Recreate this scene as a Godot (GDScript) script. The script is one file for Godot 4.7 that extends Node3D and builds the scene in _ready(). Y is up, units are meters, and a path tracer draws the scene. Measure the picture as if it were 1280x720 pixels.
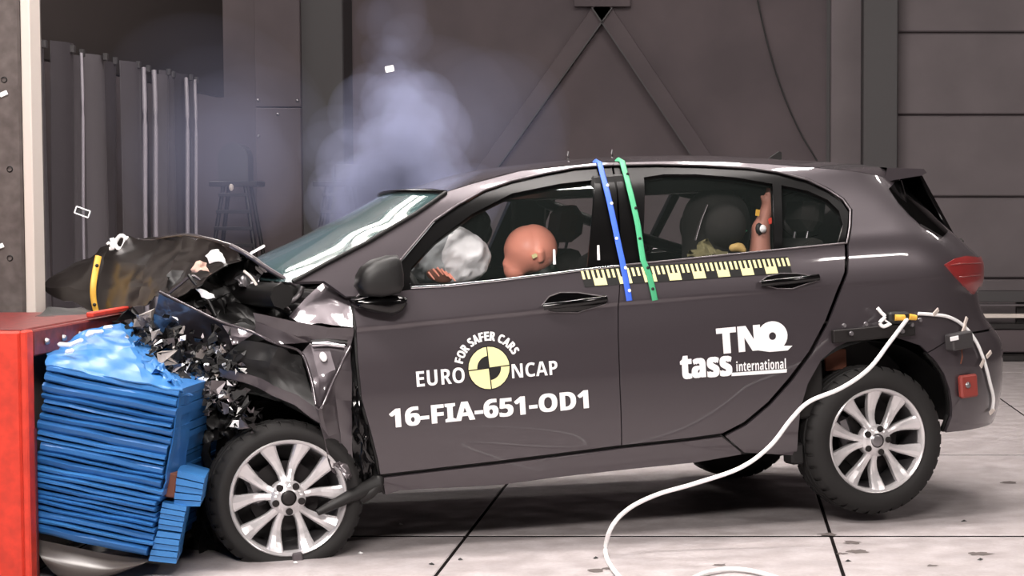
extends Node3D
# A crash-test hall: a hatchback that has just run into a deformable barrier.
# World: metres, y up, the floor at y = 0. Car axes: x runs from nose to tail, y up, z towards the car's near (left) side.

var rng := RandomNumberGenerator.new()
var M := {}
var car: Node3D

# ---------------------------------------------------------------- helpers
class MB:
	var st := SurfaceTool.new()
	var n := 0
	func _init() -> void:
		st.begin(Mesh.PRIMITIVE_TRIANGLES)
	func t(a: Vector3, b: Vector3, c: Vector3, na: Vector3, nb: Vector3, nc: Vector3) -> void:
		var g := (b - a).cross(c - a)
		if g.length_squared() < 1e-16: return
		n += 1
		if g.dot(na + nb + nc) > 0.0:
			st.set_normal(na); st.add_vertex(a); st.set_normal(nc); st.add_vertex(c); st.set_normal(nb); st.add_vertex(b)
		else:
			st.set_normal(na); st.add_vertex(a); st.set_normal(nb); st.add_vertex(b); st.set_normal(nc); st.add_vertex(c)
	func f(a: Vector3, b: Vector3, c: Vector3, hint: Vector3) -> void:
		var g := (b - a).cross(c - a).normalized()
		if g.dot(hint) < 0.0: g = -g
		t(a, b, c, g, g, g)
	func q(a: Vector3, b: Vector3, c: Vector3, d: Vector3, hint: Vector3) -> void:
		f(a, b, c, hint); f(a, c, d, hint)
	func qs(a: Vector3, b: Vector3, c: Vector3, d: Vector3, na: Vector3, nb: Vector3, nc: Vector3, nd: Vector3) -> void:
		t(a, b, c, na, nb, nc); t(a, c, d, na, nc, nd)
	func box(c: Vector3, size: Vector3, b := Basis.IDENTITY, bev := 0.0) -> MB:
		var h := size * 0.5
		var e := minf(bev, minf(h.x, minf(h.y, h.z)) * 0.9)
		var p := func(s: Vector3, axis: int) -> Vector3:
			var v := Vector3(s.x * h.x, s.y * h.y, s.z * h.z)
			for k in 3:
				if k != axis: v[k] -= s[k] * e
			return c + b * v
		for ax in 3:
			var u := (ax + 1) % 3
			var w := (ax + 2) % 3
			for s in [-1.0, 1.0]:
				var r := []
				for k in [[-1.0, -1.0], [1.0, -1.0], [1.0, 1.0], [-1.0, 1.0]]:
					var sv := Vector3.ZERO
					sv[ax] = s; sv[u] = k[0]; sv[w] = k[1]
					r.append(p.call(sv, ax))
				var nn := Vector3.ZERO
				nn[ax] = s
				q(r[0], r[1], r[2], r[3], b * nn)
			if e > 0.0:
				for s1 in [-1.0, 1.0]:
					for s2 in [-1.0, 1.0]:
						var v0 := Vector3.ZERO
						v0[ax] = -1.0; v0[u] = s1; v0[w] = s2
						var v1 := v0
						v1[ax] = 1.0
						var nn2 := Vector3.ZERO
						nn2[u] = s1; nn2[w] = s2
						q(p.call(v0, u), p.call(v1, u), p.call(v1, w), p.call(v0, w), b * nn2)
		if e > 0.0:
			for k in 8:
				var sv2 := Vector3(1.0 if k & 1 else -1.0, 1.0 if k & 2 else -1.0, 1.0 if k & 4 else -1.0)
				f(p.call(sv2, 0), p.call(sv2, 1), p.call(sv2, 2), b * sv2)
		return self
	func tube(pts: PackedVector3Array, r0: float, r1 := -1.0, sides := 10, flat := 1.0, up := Vector3.UP, caps := true) -> MB:
		if r1 < 0.0: r1 = r0
		var rings := []
		var norms := []
		var m := pts.size()
		for i in m:
			var d := (pts[mini(i + 1, m - 1)] - pts[maxi(i - 1, 0)]).normalized()
			var x := d.cross(up)
			if x.length() < 0.05: x = d.cross(Vector3.RIGHT)
			x = x.normalized()
			var y := x.cross(d).normalized()
			var r := lerpf(r0, r1, float(i) / maxf(1.0, m - 1.0))
			var ring := []
			var nor := []
			for k in sides:
				var a := TAU * k / sides
				ring.append(pts[i] + (x * cos(a) + y * sin(a) * flat) * r)
				nor.append((x * cos(a) * flat + y * sin(a)).normalized())
			rings.append(ring); norms.append(nor)
		for i in m - 1:
			for k in sides:
				var l := (k + 1) % sides
				qs(rings[i][k], rings[i][l], rings[i + 1][l], rings[i + 1][k], norms[i][k], norms[i][l], norms[i + 1][l], norms[i + 1][k])
		if caps:
			for e in [0, m - 1]:
				var dd := (pts[0] - pts[1]) if e == 0 else (pts[m - 1] - pts[m - 2])
				for k in sides:
					f(pts[e], rings[e][k], rings[e][(k + 1) % sides], dd)
		return self
	# profile: x = radius, y = height along the axis z of basis b
	func lathe(prof: PackedVector2Array, segs: int, c: Vector3, b := Basis.IDENTITY, from := 0.0, to := TAU, wob = null) -> MB:
		var m := prof.size()
		var nr := []
		for i in m - 1:
			var dd := prof[i + 1] - prof[i]
			nr.append(Vector2(dd.y, -dd.x).normalized())
		var at := func(i: int, a: float, k: int) -> Vector3:
			var r := prof[i].x
			if wob != null: r += wob.call(i, k)
			return c + b * Vector3(r * cos(a), r * sin(a), prof[i].y)
		for k in segs:
			var a0 := lerpf(from, to, float(k) / segs)
			var a1 := lerpf(from, to, float(k + 1) / segs)
			for i in m - 1:
				var n0: Vector2 = nr[i]
				var n1: Vector2 = nr[i]
				if i > 0 and n0.dot(nr[i - 1]) > 0.6: n0 = (n0 + nr[i - 1]).normalized()
				if i < m - 2 and n1.dot(nr[i + 1]) > 0.6: n1 = (n1 + nr[i + 1]).normalized()
				qs(at.call(i, a0, k), at.call(i, a1, k), at.call(i + 1, a1, k), at.call(i + 1, a0, k),
					b * Vector3(n0.x * cos(a0), n0.x * sin(a0), n0.y), b * Vector3(n0.x * cos(a1), n0.x * sin(a1), n0.y),
					b * Vector3(n1.x * cos(a1), n1.x * sin(a1), n1.y), b * Vector3(n1.x * cos(a0), n1.x * sin(a0), n1.y))
		return self
	# polygon in the plane of b.x, b.y pushed along b.z by depth, both ends closed
	func extrude(poly: PackedVector2Array, depth: float, c := Vector3.ZERO, b := Basis.IDENTITY) -> MB:
		var idx := Geometry2D.triangulate_polygon(poly)
		var p := func(v: Vector2, z: float) -> Vector3: return c + b * Vector3(v.x, v.y, z)
		for i in range(0, idx.size(), 3):
			f(p.call(poly[idx[i]], 0.0), p.call(poly[idx[i + 1]], 0.0), p.call(poly[idx[i + 2]], 0.0), -b.z * signf(depth))
			f(p.call(poly[idx[i]], depth), p.call(poly[idx[i + 1]], depth), p.call(poly[idx[i + 2]], depth), b.z * signf(depth))
		var cw := Geometry2D.is_polygon_clockwise(poly)
		for i in poly.size():
			var u := poly[i]
			var v := poly[(i + 1) % poly.size()]
			var o := Vector2(v.y - u.y, u.x - v.x) * (-1.0 if cw else 1.0)
			q(p.call(u, 0.0), p.call(v, 0.0), p.call(v, depth), p.call(u, depth), b * Vector3(o.x, o.y, 0))
		return self
	func ball(c: Vector3, r: Vector3, b := Basis.IDENTITY, segs := 16, rings := 10) -> MB:
		var at := func(i: int, k: int) -> Vector3:
			var th := PI * i / rings
			var ph := TAU * k / segs
			return Vector3(sin(th) * cos(ph), cos(th), sin(th) * sin(ph))
		for i in rings:
			for k in segs:
				var w := [at.call(i, k), at.call(i, k + 1), at.call(i + 1, k + 1), at.call(i + 1, k)]
				var nn := []
				var pp := []
				for v in w:
					pp.append(c + b * (v * r))
					nn.append((b * (v / r)).normalized())
				qs(pp[0], pp[1], pp[2], pp[3], nn[0], nn[1], nn[2], nn[3])
		return self
	func done() -> ArrayMesh:
		if n == 0: return null
		st.index()
		return st.commit()

func v2(a: Array) -> PackedVector2Array:
	var r := PackedVector2Array()
	for i in range(0, a.size(), 2): r.append(Vector2(a[i], a[i + 1]))
	return r

func v3(a: Array) -> PackedVector3Array:
	var r := PackedVector3Array()
	for i in range(0, a.size(), 3): r.append(Vector3(a[i], a[i + 1], a[i + 2]))
	return r

func curve(pts: PackedVector3Array, per := 6) -> PackedVector3Array:
	var r := PackedVector3Array()
	var m := pts.size()
	for i in m - 1:
		for k in per:
			r.append(pts[i].cubic_interpolate(pts[i + 1], pts[maxi(i - 1, 0)], pts[mini(i + 2, m - 1)], float(k) / per))
	r.append(pts[m - 1])
	return r

var taken := {}
func numbered(called: String) -> String:
	taken[called] = taken.get(called, 0) + 1
	return called if taken[called] == 1 else "%s_%03d" % [called, taken[called] - 1]

func thing(called: String, label: String, category: String, at := Vector3.ZERO, group := "", kind := "") -> Node3D:
	var o := Node3D.new()
	o.name = numbered(called)
	add_child(o, true)
	o.position = at
	tag(o, label, category, group, kind)
	return o

func tag(o: Node, label: String, category := "", group := "", kind := "") -> void:
	if label: o.set_meta("label", label)
	if category: o.set_meta("category", category)
	if group: o.set_meta("group", group)
	if kind: o.set_meta("kind", kind)

func part(called: String, mesh: Mesh, mat: Material, parent: Node, label := "") -> MeshInstance3D:
	var o := MeshInstance3D.new()
	o.mesh = mesh
	o.material_override = mat
	var used := 0
	for c in parent.get_children():
		if String(c.name).begins_with(called): used += 1
	o.name = numbered(called) if parent == self else (called if used == 0 else "%s_%03d" % [called, used])
	parent.add_child(o, true)
	if label: o.set_meta("label", label)
	return o

func mat(c: Color, rough := 0.6, metal := 0.0, spec := 0.5) -> StandardMaterial3D:
	var m := StandardMaterial3D.new()
	m.albedo_color = c
	m.roughness = rough
	m.metallic = metal
	m.metallic_specular = spec
	return m

func noise_tex(c0: Color, c1: Color, freq: float, sd: int, oct := 4, size := 512, mid := 0.5) -> NoiseTexture2D:
	var n := FastNoiseLite.new()
	n.seed = sd
	n.frequency = freq
	n.fractal_octaves = oct
	var g := Gradient.new()
	g.offsets = PackedFloat32Array([mid - 0.35, mid, mid + 0.35])
	g.colors = PackedColorArray([c0, c0.lerp(c1, 0.5), c1])
	var t := NoiseTexture2D.new()
	t.width = size; t.height = size
	t.seamless = true
	t.noise = n
	t.color_ramp = g
	return t

func bump_tex(freq: float, sd: int, oct := 3, size := 512) -> NoiseTexture2D:
	var n := FastNoiseLite.new()
	n.seed = sd
	n.frequency = freq
	n.fractal_octaves = oct
	var t := NoiseTexture2D.new()
	t.width = size; t.height = size
	t.seamless = true
	t.noise = n
	return t

func tri(m: StandardMaterial3D, scale: float, world := true) -> StandardMaterial3D:
	m.uv1_triplanar = true
	m.uv1_world_triplanar = world
	m.uv1_scale = Vector3.ONE * scale
	return m

# ---------------------------------------------------------------- the car's side as a surface
const SY := [0.2, 0.28, 0.36, 0.5, 0.65, 0.8, 0.93, 1.01, 1.11, 1.17, 1.3, 1.42, 1.5]
const SZ := [0.8, 0.843, 0.866, 0.886, 0.893, 0.893, 0.889, 0.876, 0.846, 0.812, 0.737, 0.655, 0.575]
const XY := [0.2, 0.3, 0.42, 0.55, 0.68, 0.8, 0.9, 0.98, 1.06, 1.13, 1.21, 1.3, 1.38, 1.5]
const XR := [3.42, 3.47, 3.508, 3.522, 3.518, 3.438, 3.413, 3.437, 3.428, 3.352, 3.263, 3.201, 3.147, 3.087]

func spline(xs: Array, ys: Array, x: float) -> float:
	var n := xs.size()
	if x <= xs[0]: return ys[0] + (x - xs[0]) * (ys[1] - ys[0]) / (xs[1] - xs[0])
	if x >= xs[n - 1]: return ys[n - 1] + (x - xs[n - 1]) * (ys[n - 1] - ys[n - 2]) / (xs[n - 1] - xs[n - 2])
	var i := 0
	while xs[i + 1] < x: i += 1
	var a := maxi(i - 1, 0)
	var b := mini(i + 2, n - 1)
	var m0: float = (ys[i + 1] - ys[a]) / (xs[i + 1] - xs[a])
	var m1: float = (ys[b] - ys[i]) / (xs[b] - xs[i])
	var h: float = xs[i + 1] - xs[i]
	var t: float = (x - xs[i]) / h
	return (2 * t * t * t - 3 * t * t + 1) * ys[i] + (t * t * t - 2 * t * t + t) * h * m0 + (3 * t * t - 2 * t * t * t) * ys[i + 1] + (t * t * t - t * t) * h * m1

func sst(a: float, b: float, x: float) -> float:
	return smoothstep(a, b, x)

func crease(x: float) -> float:
	return 0.936 + 0.036 * (x - 0.43) / 1.07 if x < 1.5 else 0.972 + 0.016 * (x - 1.5)

func half_width(x: float, y: float) -> float:
	var yb := 1.062 + 0.0405 * x
	var z := spline(SY, SZ, y - (yb - 1.11) * sst(0.8, 1.08, y))
	var d := crease(x) - y
	z -= 0.009 * (1.0 - 0.75 * sst(1.3, 2.3, x)) * sst(-0.003, 0.011, d) * (1.0 - sst(0.011, 0.15, d))
	z -= 0.10 * ((x - 1.35) / 1.5) ** 2 * sst(1.10, 1.45, y)
	return z - 0.02 * sst(2.5, 3.3, x)

func rear_of(y: float) -> Vector2:
	return Vector2(spline(XY, XR, y), 0.62 - 0.17 * sst(1.05, 1.25, y))

func side_at(u: float, y: float) -> Vector3:
	var r := rear_of(y)
	var x1 := r.x - r.y
	if u <= x1: return Vector3(u, y, half_width(u, y))
	var a := minf((u - x1) / (1.5 * r.y), 1.0) * PI / 2
	var x := x1 + r.y * pow(maxf(sin(a), 0.0), 0.8)
	return Vector3(x, y, half_width(x, y) * pow(maxf(cos(a), 0.0), 0.8))

func to_u(x: float, y: float) -> float:
	var r := rear_of(y)
	var x1 := r.x - r.y
	if x <= x1: return x
	return x1 + 1.5 * r.y * asin(pow(minf((x - x1) / r.y, 1.0), 1.25)) * 2 / PI

func side_n(u: float, y: float) -> Vector3:
	var e := 0.006
	var n := (side_at(u + e, y) - side_at(u - e, y)).cross(side_at(u, y + e) - side_at(u, y - e))
	return n.normalized() if n.length() > 1e-12 else Vector3.RIGHT

# A point of the side surface from car x and y.
func on_side(x: float, y: float, off := 0.0) -> Vector3:
	var u := to_u(x, y)
	return side_at(u, y) + side_n(u, y) * off

func clean(poly: PackedVector2Array) -> PackedVector2Array:
	var r := PackedVector2Array()
	for i in poly.size():
		var a := poly[i]
		var b := poly[(i + 1) % poly.size()]
		var k := maxi(1, int(ceil(a.distance_to(b) / 0.03)))
		for j in k:
			var p := a.lerp(b, float(j) / k)
			var w := Vector2(to_u(p.x, p.y), p.y)
			if r.size() == 0 or r[r.size() - 1].distance_to(w) > 0.0008: r.append(w)
	if r.size() > 2 and r[0].distance_to(r[r.size() - 1]) < 0.0008: r.remove_at(r.size() - 1)
	if Geometry2D.is_polygon_clockwise(r): r.reverse()
	return r

# A skin of the car's side: an outline in car x, y laid on the side surface, with turned-in edges.
# side = 1 near, -1 far; gap shrinks it; off lifts it; deep = width of the turned-in edge.
func skin(mb: MB, outline: PackedVector2Array, side := 1.0, gap := 0.0, off := 0.0, deep := 0.018, holes := [], cx := 0.05, cy := 0.02) -> MB:
	var full := clean(outline)
	var polys := [full]
	if gap != 0.0: polys = Geometry2D.offset_polygon(full, -gap)
	var hh := []
	for h in holes: hh.append(clean(h))
	var fl := Vector3(1, 1, side)
	for pg in polys:
		var poly: PackedVector2Array = pg
		if poly.size() < 3: continue
		var lo := poly[0]
		var hi := poly[0]
		for v in poly:
			lo = lo.min(v); hi = hi.max(v)
		var nx := maxi(1, int(ceil((hi.x - lo.x) / cx)))
		var ny := maxi(1, int(ceil((hi.y - lo.y) / cy)))
		var sx := (hi.x - lo.x) / nx
		var sy := (hi.y - lo.y) / ny
		for i in nx:
			var strip := PackedVector2Array([Vector2(lo.x + i * sx, lo.y - 1), Vector2(lo.x + (i + 1) * sx, lo.y - 1), Vector2(lo.x + (i + 1) * sx, hi.y + 1), Vector2(lo.x + i * sx, hi.y + 1)])
			for col in Geometry2D.intersect_polygons(poly, strip):
				for j in ny:
					var cell := PackedVector2Array([Vector2(lo.x - 1, lo.y + j * sy), Vector2(hi.x + 1, lo.y + j * sy), Vector2(hi.x + 1, lo.y + (j + 1) * sy), Vector2(lo.x - 1, lo.y + (j + 1) * sy)])
					var pieces := Geometry2D.intersect_polygons(col, cell)
					for h in hh:
						var left := []
						for pc in pieces: left.append_array(Geometry2D.clip_polygons(pc, h))
						pieces.assign(left)
					for pc in pieces:
						var idx := Geometry2D.triangulate_polygon(pc)
						var pp := []
						var nn := []
						for v in pc:
							var nv := side_n(v.x, v.y)
							pp.append((side_at(v.x, v.y) + nv * off) * fl); nn.append(nv * fl)
						for k in range(0, idx.size(), 3):
							mb.t(pp[idx[k]], pp[idx[k + 1]], pp[idx[k + 2]], nn[idx[k]], nn[idx[k + 1]], nn[idx[k + 2]])
		if deep > 0.0:
			var loops := [[poly, 1.0]]
			for h in hh: loops.append([h, -1.0])
			for lp in loops:
				var l: PackedVector2Array = lp[0]
				for i in l.size():
					var a := l[i]
					var b := l[(i + 1) % l.size()]
					var na := side_n(a.x, a.y)
					var nb := side_n(b.x, b.y)
					var pa := side_at(a.x, a.y) + na * off
					var pb := side_at(b.x, b.y) + nb * off
					var o: Vector3 = (pb - pa).cross(na).normalized() * lp[1]
					mb.qs(pa * fl, pb * fl, (pb - nb * deep) * fl, (pa - na * deep) * fl, ((o + na * 0.4).normalized()) * fl, ((o + nb * 0.4).normalized()) * fl, o * fl, o * fl)
	return mb

# Lettering laid on the car's side: the baseline runs from a to b (car x, y), h is the height of the capitals.
func lettering(mb: MB, text: String, a: Vector2, b: Vector2, h: float, font: Font, off := 0.004, slant := 0.0, fat := 0.0) -> MB:
	if fat > 0.0:
		var st := (b - a).normalized() * h * fat
		var sn := Vector2(-st.y, st.x) * 0.5
		for s in [[1, 1], [-1, 1], [1, -1], [-1, -1]]: lettering(mb, text, a + st * s[0] + sn * s[1], b + st * s[0] + sn * s[1], h, font, off + 0.0001 * (s[0] + 2 * s[1]), slant)
	var tm := TextMesh.new()
	tm.text = text
	tm.font = font
	tm.font_size = 64
	tm.pixel_size = 0.01
	tm.depth = 0.0
	tm.curve_step = 1.0
	var ar := tm.get_mesh_arrays()
	var vs: PackedVector3Array = ar[Mesh.ARRAY_VERTEX]
	var ix: PackedInt32Array = ar[Mesh.ARRAY_INDEX] if ar[Mesh.ARRAY_INDEX] != null else PackedInt32Array(range(vs.size()))
	if vs.size() == 0: return mb
	var lo := vs[0]
	var hi := vs[0]
	for v in vs:
		lo = lo.min(v); hi = hi.max(v)
	var dir := b - a
	var up := Vector2(-dir.y, dir.x).normalized() * h
	var pos := []
	for v in vs:
		var s := (v.x - lo.x) / maxf(hi.x - lo.x, 1e-5)
		var t := (v.y - lo.y) / maxf(hi.y - lo.y, 1e-5)
		var p := a + dir * s + up * t + dir.normalized() * slant * h * t
		pos.append(Vector3(p.x, p.y, 0))
	for k in range(0, ix.size(), 3):
		var w := []
		var nn := []
		for j in 3:
			var p: Vector3 = pos[ix[k + j]]
			var u := to_u(p.x, p.y)
			nn.append(side_n(u, p.y))
			w.append(side_at(u, p.y) + nn[j] * off)
		mb.t(w[0], w[1], w[2], nn[0], nn[1], nn[2])
	return mb

# A net of rows of points, each cell split finely and dented by noise; creases stay along the net's lines.
func sheet(rows: Array, sub := 6, amp := 0.01, freq := 8.0, sd := 1, hint := Vector3.BACK, smooth := false, thick := 0.004) -> ArrayMesh:
	var nz := FastNoiseLite.new()
	nz.seed = sd
	nz.frequency = freq
	nz.fractal_octaves = 3
	var mb := MB.new()
	var nr := rows.size()
	var nc: int = rows[0].size()
	var at := func(u: float, v: float) -> Vector3:
		var i := mini(int(v), nr - 2)
		var j := mini(int(u), nc - 2)
		var fv := v - i
		var fu := u - j
		var p: Vector3
		if smooth:
			var c := []
			for k in 4:
				var row: PackedVector3Array = rows[clampi(i - 1 + k, 0, nr - 1)]
				c.append(row[j].cubic_interpolate(row[j + 1], row[maxi(j - 1, 0)], row[mini(j + 2, nc - 1)], fu))
			p = c[1].cubic_interpolate(c[2], c[0], c[3], fv)
		else:
			p = rows[i][j].lerp(rows[i][j + 1], fu).lerp(rows[i + 1][j].lerp(rows[i + 1][j + 1], fu), fv)
		if amp > 0.0:
			p += Vector3(nz.get_noise_3dv(p), nz.get_noise_3dv(p + Vector3(31, 7, 3)), nz.get_noise_3dv(p + Vector3(5, 57, 11))) * amp * 2.0
		return p
	for i in nr - 1:
		for j in nc - 1:
			var g := []
			for a in sub + 1:
				var r := []
				for b in sub + 1: r.append(at.call(j + float(b) / sub, i + float(a) / sub))
				g.append(r)
			var gn := []
			for a in sub + 1:
				var r2 := []
				for b in sub + 1:
					var n: Vector3
					if smooth:
						var u := j + float(b) / sub
						var v := i + float(a) / sub
						var e := 0.5 / sub
						n = (at.call(minf(u + e, nc - 1.0), v) - at.call(maxf(u - e, 0.0), v)).cross(at.call(u, minf(v + e, nr - 1.0)) - at.call(u, maxf(v - e, 0.0)))
					else:
						n = (g[a][mini(b + 1, sub)] - g[a][maxi(b - 1, 0)]).cross(g[mini(a + 1, sub)][b] - g[maxi(a - 1, 0)][b])
					n = n.normalized()
					if n.dot(hint) < 0.0: n = -n
					r2.append(n)
				gn.append(r2)
			for a in sub:
				for b in sub:
					mb.qs(g[a][b], g[a][b + 1], g[a + 1][b + 1], g[a + 1][b], gn[a][b], gn[a][b + 1], gn[a + 1][b + 1], gn[a + 1][b])
					if thick > 0.0:
						var tk := hint.normalized() * -thick
						mb.qs(g[a][b] + tk, g[a][b + 1] + tk, g[a + 1][b + 1] + tk, g[a + 1][b] + tk, -gn[a][b], -gn[a][b + 1], -gn[a + 1][b + 1], -gn[a + 1][b])
			if thick > 0.0:
				var tk2 := hint.normalized() * -thick
				var mid: Vector3 = at.call((nc - 1) * 0.5, (nr - 1) * 0.5)
				for b in sub:
					if i == 0: mb.q(g[0][b], g[0][b + 1], g[0][b + 1] + tk2, g[0][b] + tk2, g[0][b] - mid)
					if i == nr - 2: mb.q(g[sub][b], g[sub][b + 1], g[sub][b + 1] + tk2, g[sub][b] + tk2, g[sub][b] - mid)
					if j == 0: mb.q(g[b][0], g[b + 1][0], g[b + 1][0] + tk2, g[b][0] + tk2, g[b][0] - mid)
					if j == nc - 2: mb.q(g[b][sub], g[b + 1][sub], g[b + 1][sub] + tk2, g[b][sub] + tk2, g[b][sub] - mid)
	return mb.done()

# One continuous surface round a skeleton of tapered capsules [a, b, ra, rb], meshed as surface nets.
func body(bones: Array, cell: float, k: float, mb: MB = null) -> MB:
	if mb == null: mb = MB.new()
	var lo: Vector3 = bones[0][0]
	var hi := lo
	for b in bones:
		for e in 2:
			var r: float = b[2 + e]
			lo = lo.min(b[e] - Vector3.ONE * r); hi = hi.max(b[e] + Vector3.ONE * r)
	var mg := cell * 3 + k
	lo -= Vector3.ONE * mg; hi += Vector3.ONE * mg
	var n := Vector3i(((hi - lo) / cell).ceil()) + Vector3i.ONE
	var acc := PackedFloat32Array()
	acc.resize(n.x * n.y * n.z)
	for b in bones:
		var a: Vector3 = b[0]
		var d: Vector3 = b[1] - b[0]
		var ra: float = b[2]
		var rb: float = b[3]
		var rr := maxf(ra, rb) + mg
		var l := Vector3i(((a.min(b[1]) - Vector3.ONE * rr - lo) / cell).floor()).clamp(Vector3i.ZERO, n - Vector3i.ONE)
		var h := Vector3i(((a.max(b[1]) + Vector3.ONE * rr - lo) / cell).ceil()).clamp(Vector3i.ZERO, n - Vector3i.ONE)
		var dd := maxf(d.length_squared(), 1e-9)
		for z in range(l.z, h.z + 1):
			for y in range(l.y, h.y + 1):
				for x in range(l.x, h.x + 1):
					var p := lo + Vector3(x, y, z) * cell
					var t := clampf((p - a).dot(d) / dd, 0.0, 1.0)
					acc[(z * n.y + y) * n.x + x] += exp(-(p.distance_to(a + d * t) - lerpf(ra, rb, t)) / k)
	var field := func(v: Vector3i) -> float:
		var s: float = acc[(v.z * n.y + v.y) * n.x + v.x]
		return 1.0 - s if s < 1e6 else -1e6
	var vert := {}
	var norm := {}
	var corners := []
	for c in 8: corners.append(Vector3i(c & 1, (c >> 1) & 1, c >> 2))
	for z in n.z - 1:
		for y in n.y - 1:
			for x in n.x - 1:
				var base := Vector3i(x, y, z)
				var fv := []
				var inside := 0
				for c in corners:
					var s: float = acc[((z + c.z) * n.y + y + c.y) * n.x + x + c.x]
					var dist := -k * log(maxf(s, 1e-12))
					fv.append(dist)
					if dist < 0.0: inside += 1
				if inside == 0 or inside == 8: continue
				var sum := Vector3.ZERO
				var cnt := 0
				for e in [[0, 1], [2, 3], [4, 5], [6, 7], [0, 2], [1, 3], [4, 6], [5, 7], [0, 4], [1, 5], [2, 6], [3, 7]]:
					var f0: float = fv[e[0]]
					var f1: float = fv[e[1]]
					if (f0 < 0.0) != (f1 < 0.0):
						sum += Vector3(corners[e[0]]).lerp(Vector3(corners[e[1]]), f0 / (f0 - f1)); cnt += 1
				vert[base] = lo + (Vector3(base) + sum / cnt) * cell
				norm[base] = Vector3(fv[1] + fv[3] + fv[5] + fv[7] - fv[0] - fv[2] - fv[4] - fv[6], fv[2] + fv[3] + fv[6] + fv[7] - fv[0] - fv[1] - fv[4] - fv[5], fv[4] + fv[5] + fv[6] + fv[7] - fv[0] - fv[1] - fv[2] - fv[3]).normalized()
	for base in vert:
		for ax in 3:
			var step := Vector3i.ZERO
			step[ax] = 1
			var p2: Vector3i = base + step
			if p2.x >= n.x or p2.y >= n.y or p2.z >= n.z: continue
			var f0 := acc[(base.z * n.y + base.y) * n.x + base.x] > 1.0
			var f1 := acc[(p2.z * n.y + p2.y) * n.x + p2.x] > 1.0
			if f0 == f1: continue
			var u := Vector3i.ZERO
			u[(ax + 1) % 3] = 1
			var w := Vector3i.ZERO
			w[(ax + 2) % 3] = 1
			var ks := [base, base - u, base - u - w, base - w]
			if ks.all(func(kk): return vert.has(kk)):
				mb.qs(vert[ks[0]], vert[ks[1]], vert[ks[2]], vert[ks[3]], norm[ks[0]], norm[ks[1]], norm[ks[2]], norm[ks[3]])
	return mb

# ---------------------------------------------------------------- scene
func _ready() -> void:
	rng.seed = 11
	var cam := Camera3D.new()
	cam.name = "camera"
	add_child(cam)
	cam.position = Vector3(0, 1.36, 8.4)
	cam.rotation_degrees = Vector3(-3.5, 0, 0)
	# a crop of a wider picture: the lens is shifted
	cam.set_frustum(0.1 * 720.0 / 2625.0, Vector2(-265.0, 56.0) * 0.1 / 2625.0, 0.1, 60.0)
	cam.current = true
	var env := Environment.new()
	env.background_mode = Environment.BG_COLOR
	env.background_color = Color(0.02, 0.02, 0.025)
	env.ambient_light_source = Environment.AMBIENT_SOURCE_DISABLED
	env.tonemap_mode = Environment.TONE_MAPPER_LINEAR
	env.tonemap_exposure = 1.0
	env.sdfgi_enabled = true
	env.ssao_enabled = true
	env.ssil_enabled = true
	env.volumetric_fog_enabled = true
	env.volumetric_fog_density = 0.0
	var we := WorldEnvironment.new()
	we.name = "surroundings"
	we.environment = env
	add_child(we)
	materials()
	# the lamp banks that light the crash area: x, height, z, width, depth, turn, tilt, energy
	for l in [[-3.0, 5.5, 3.0, 2.4, 0.6, -30.0, 44.0, 29.0, "floodlight bank over the near side, above the barrier"], [-0.9, 4.0, 6.6, 2.4, 0.6, -6.0, 66.0, 36.0, "floodlight bank behind the camera"],
			[-2.1, 5.9, -0.7, 2.0, 0.5, 0.0, 0.0, 15.0, "floodlight bank straight above the honeycomb and the bonnet"], [-0.15, 5.9, -1.0, 1.3, 0.42, 0.0, 0.0, 12.0, "short floodlight bank above the front seats"],
			[1.2, 5.9, -1.5, 0.65, 0.4, 0.0, 0.0, 5.0, "shortest floodlight bank, above the rear seats"], [2.1, 5.9, -1.5, 0.45, 0.25, 0.0, 0.0, 5.0, "short slim floodlight bank above the car's tail"],
			[0.2, 5.9, -3.4, 2.6, 0.5, 0.0, 12.0, 6.0, "floodlight bank behind the car, above the smoke"], [5.4, 5.9, -4.2, 1.6, 0.5, 0.0, 12.0, 3.0, "floodlight bank above the floor behind the car's tail"], [7.0, 5.6, 4.5, 2.0, 0.5, 30.0, 30.0, 14.0, "floodlight bank far to the right of the camera"],
			[-5.0, 5.7, -8.5, 1.7, 0.38, 0.0, -6.0, 3.2, "slim floodlight bank high in the far left corner, the nearer of two"], [-5.2, 5.7, -9.8, 1.5, 0.5, 0.0, -6.0, 3.6, "slim floodlight bank high in the far left corner, next to the wall"]]:
		lamp_bank(Vector3(l[0], l[1], l[2]), l[3], l[4], l[5], l[6], l[7], l[8])
	hall()
	barrier()
	build_car()
	cables()
	extras()
	smoke()

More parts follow.
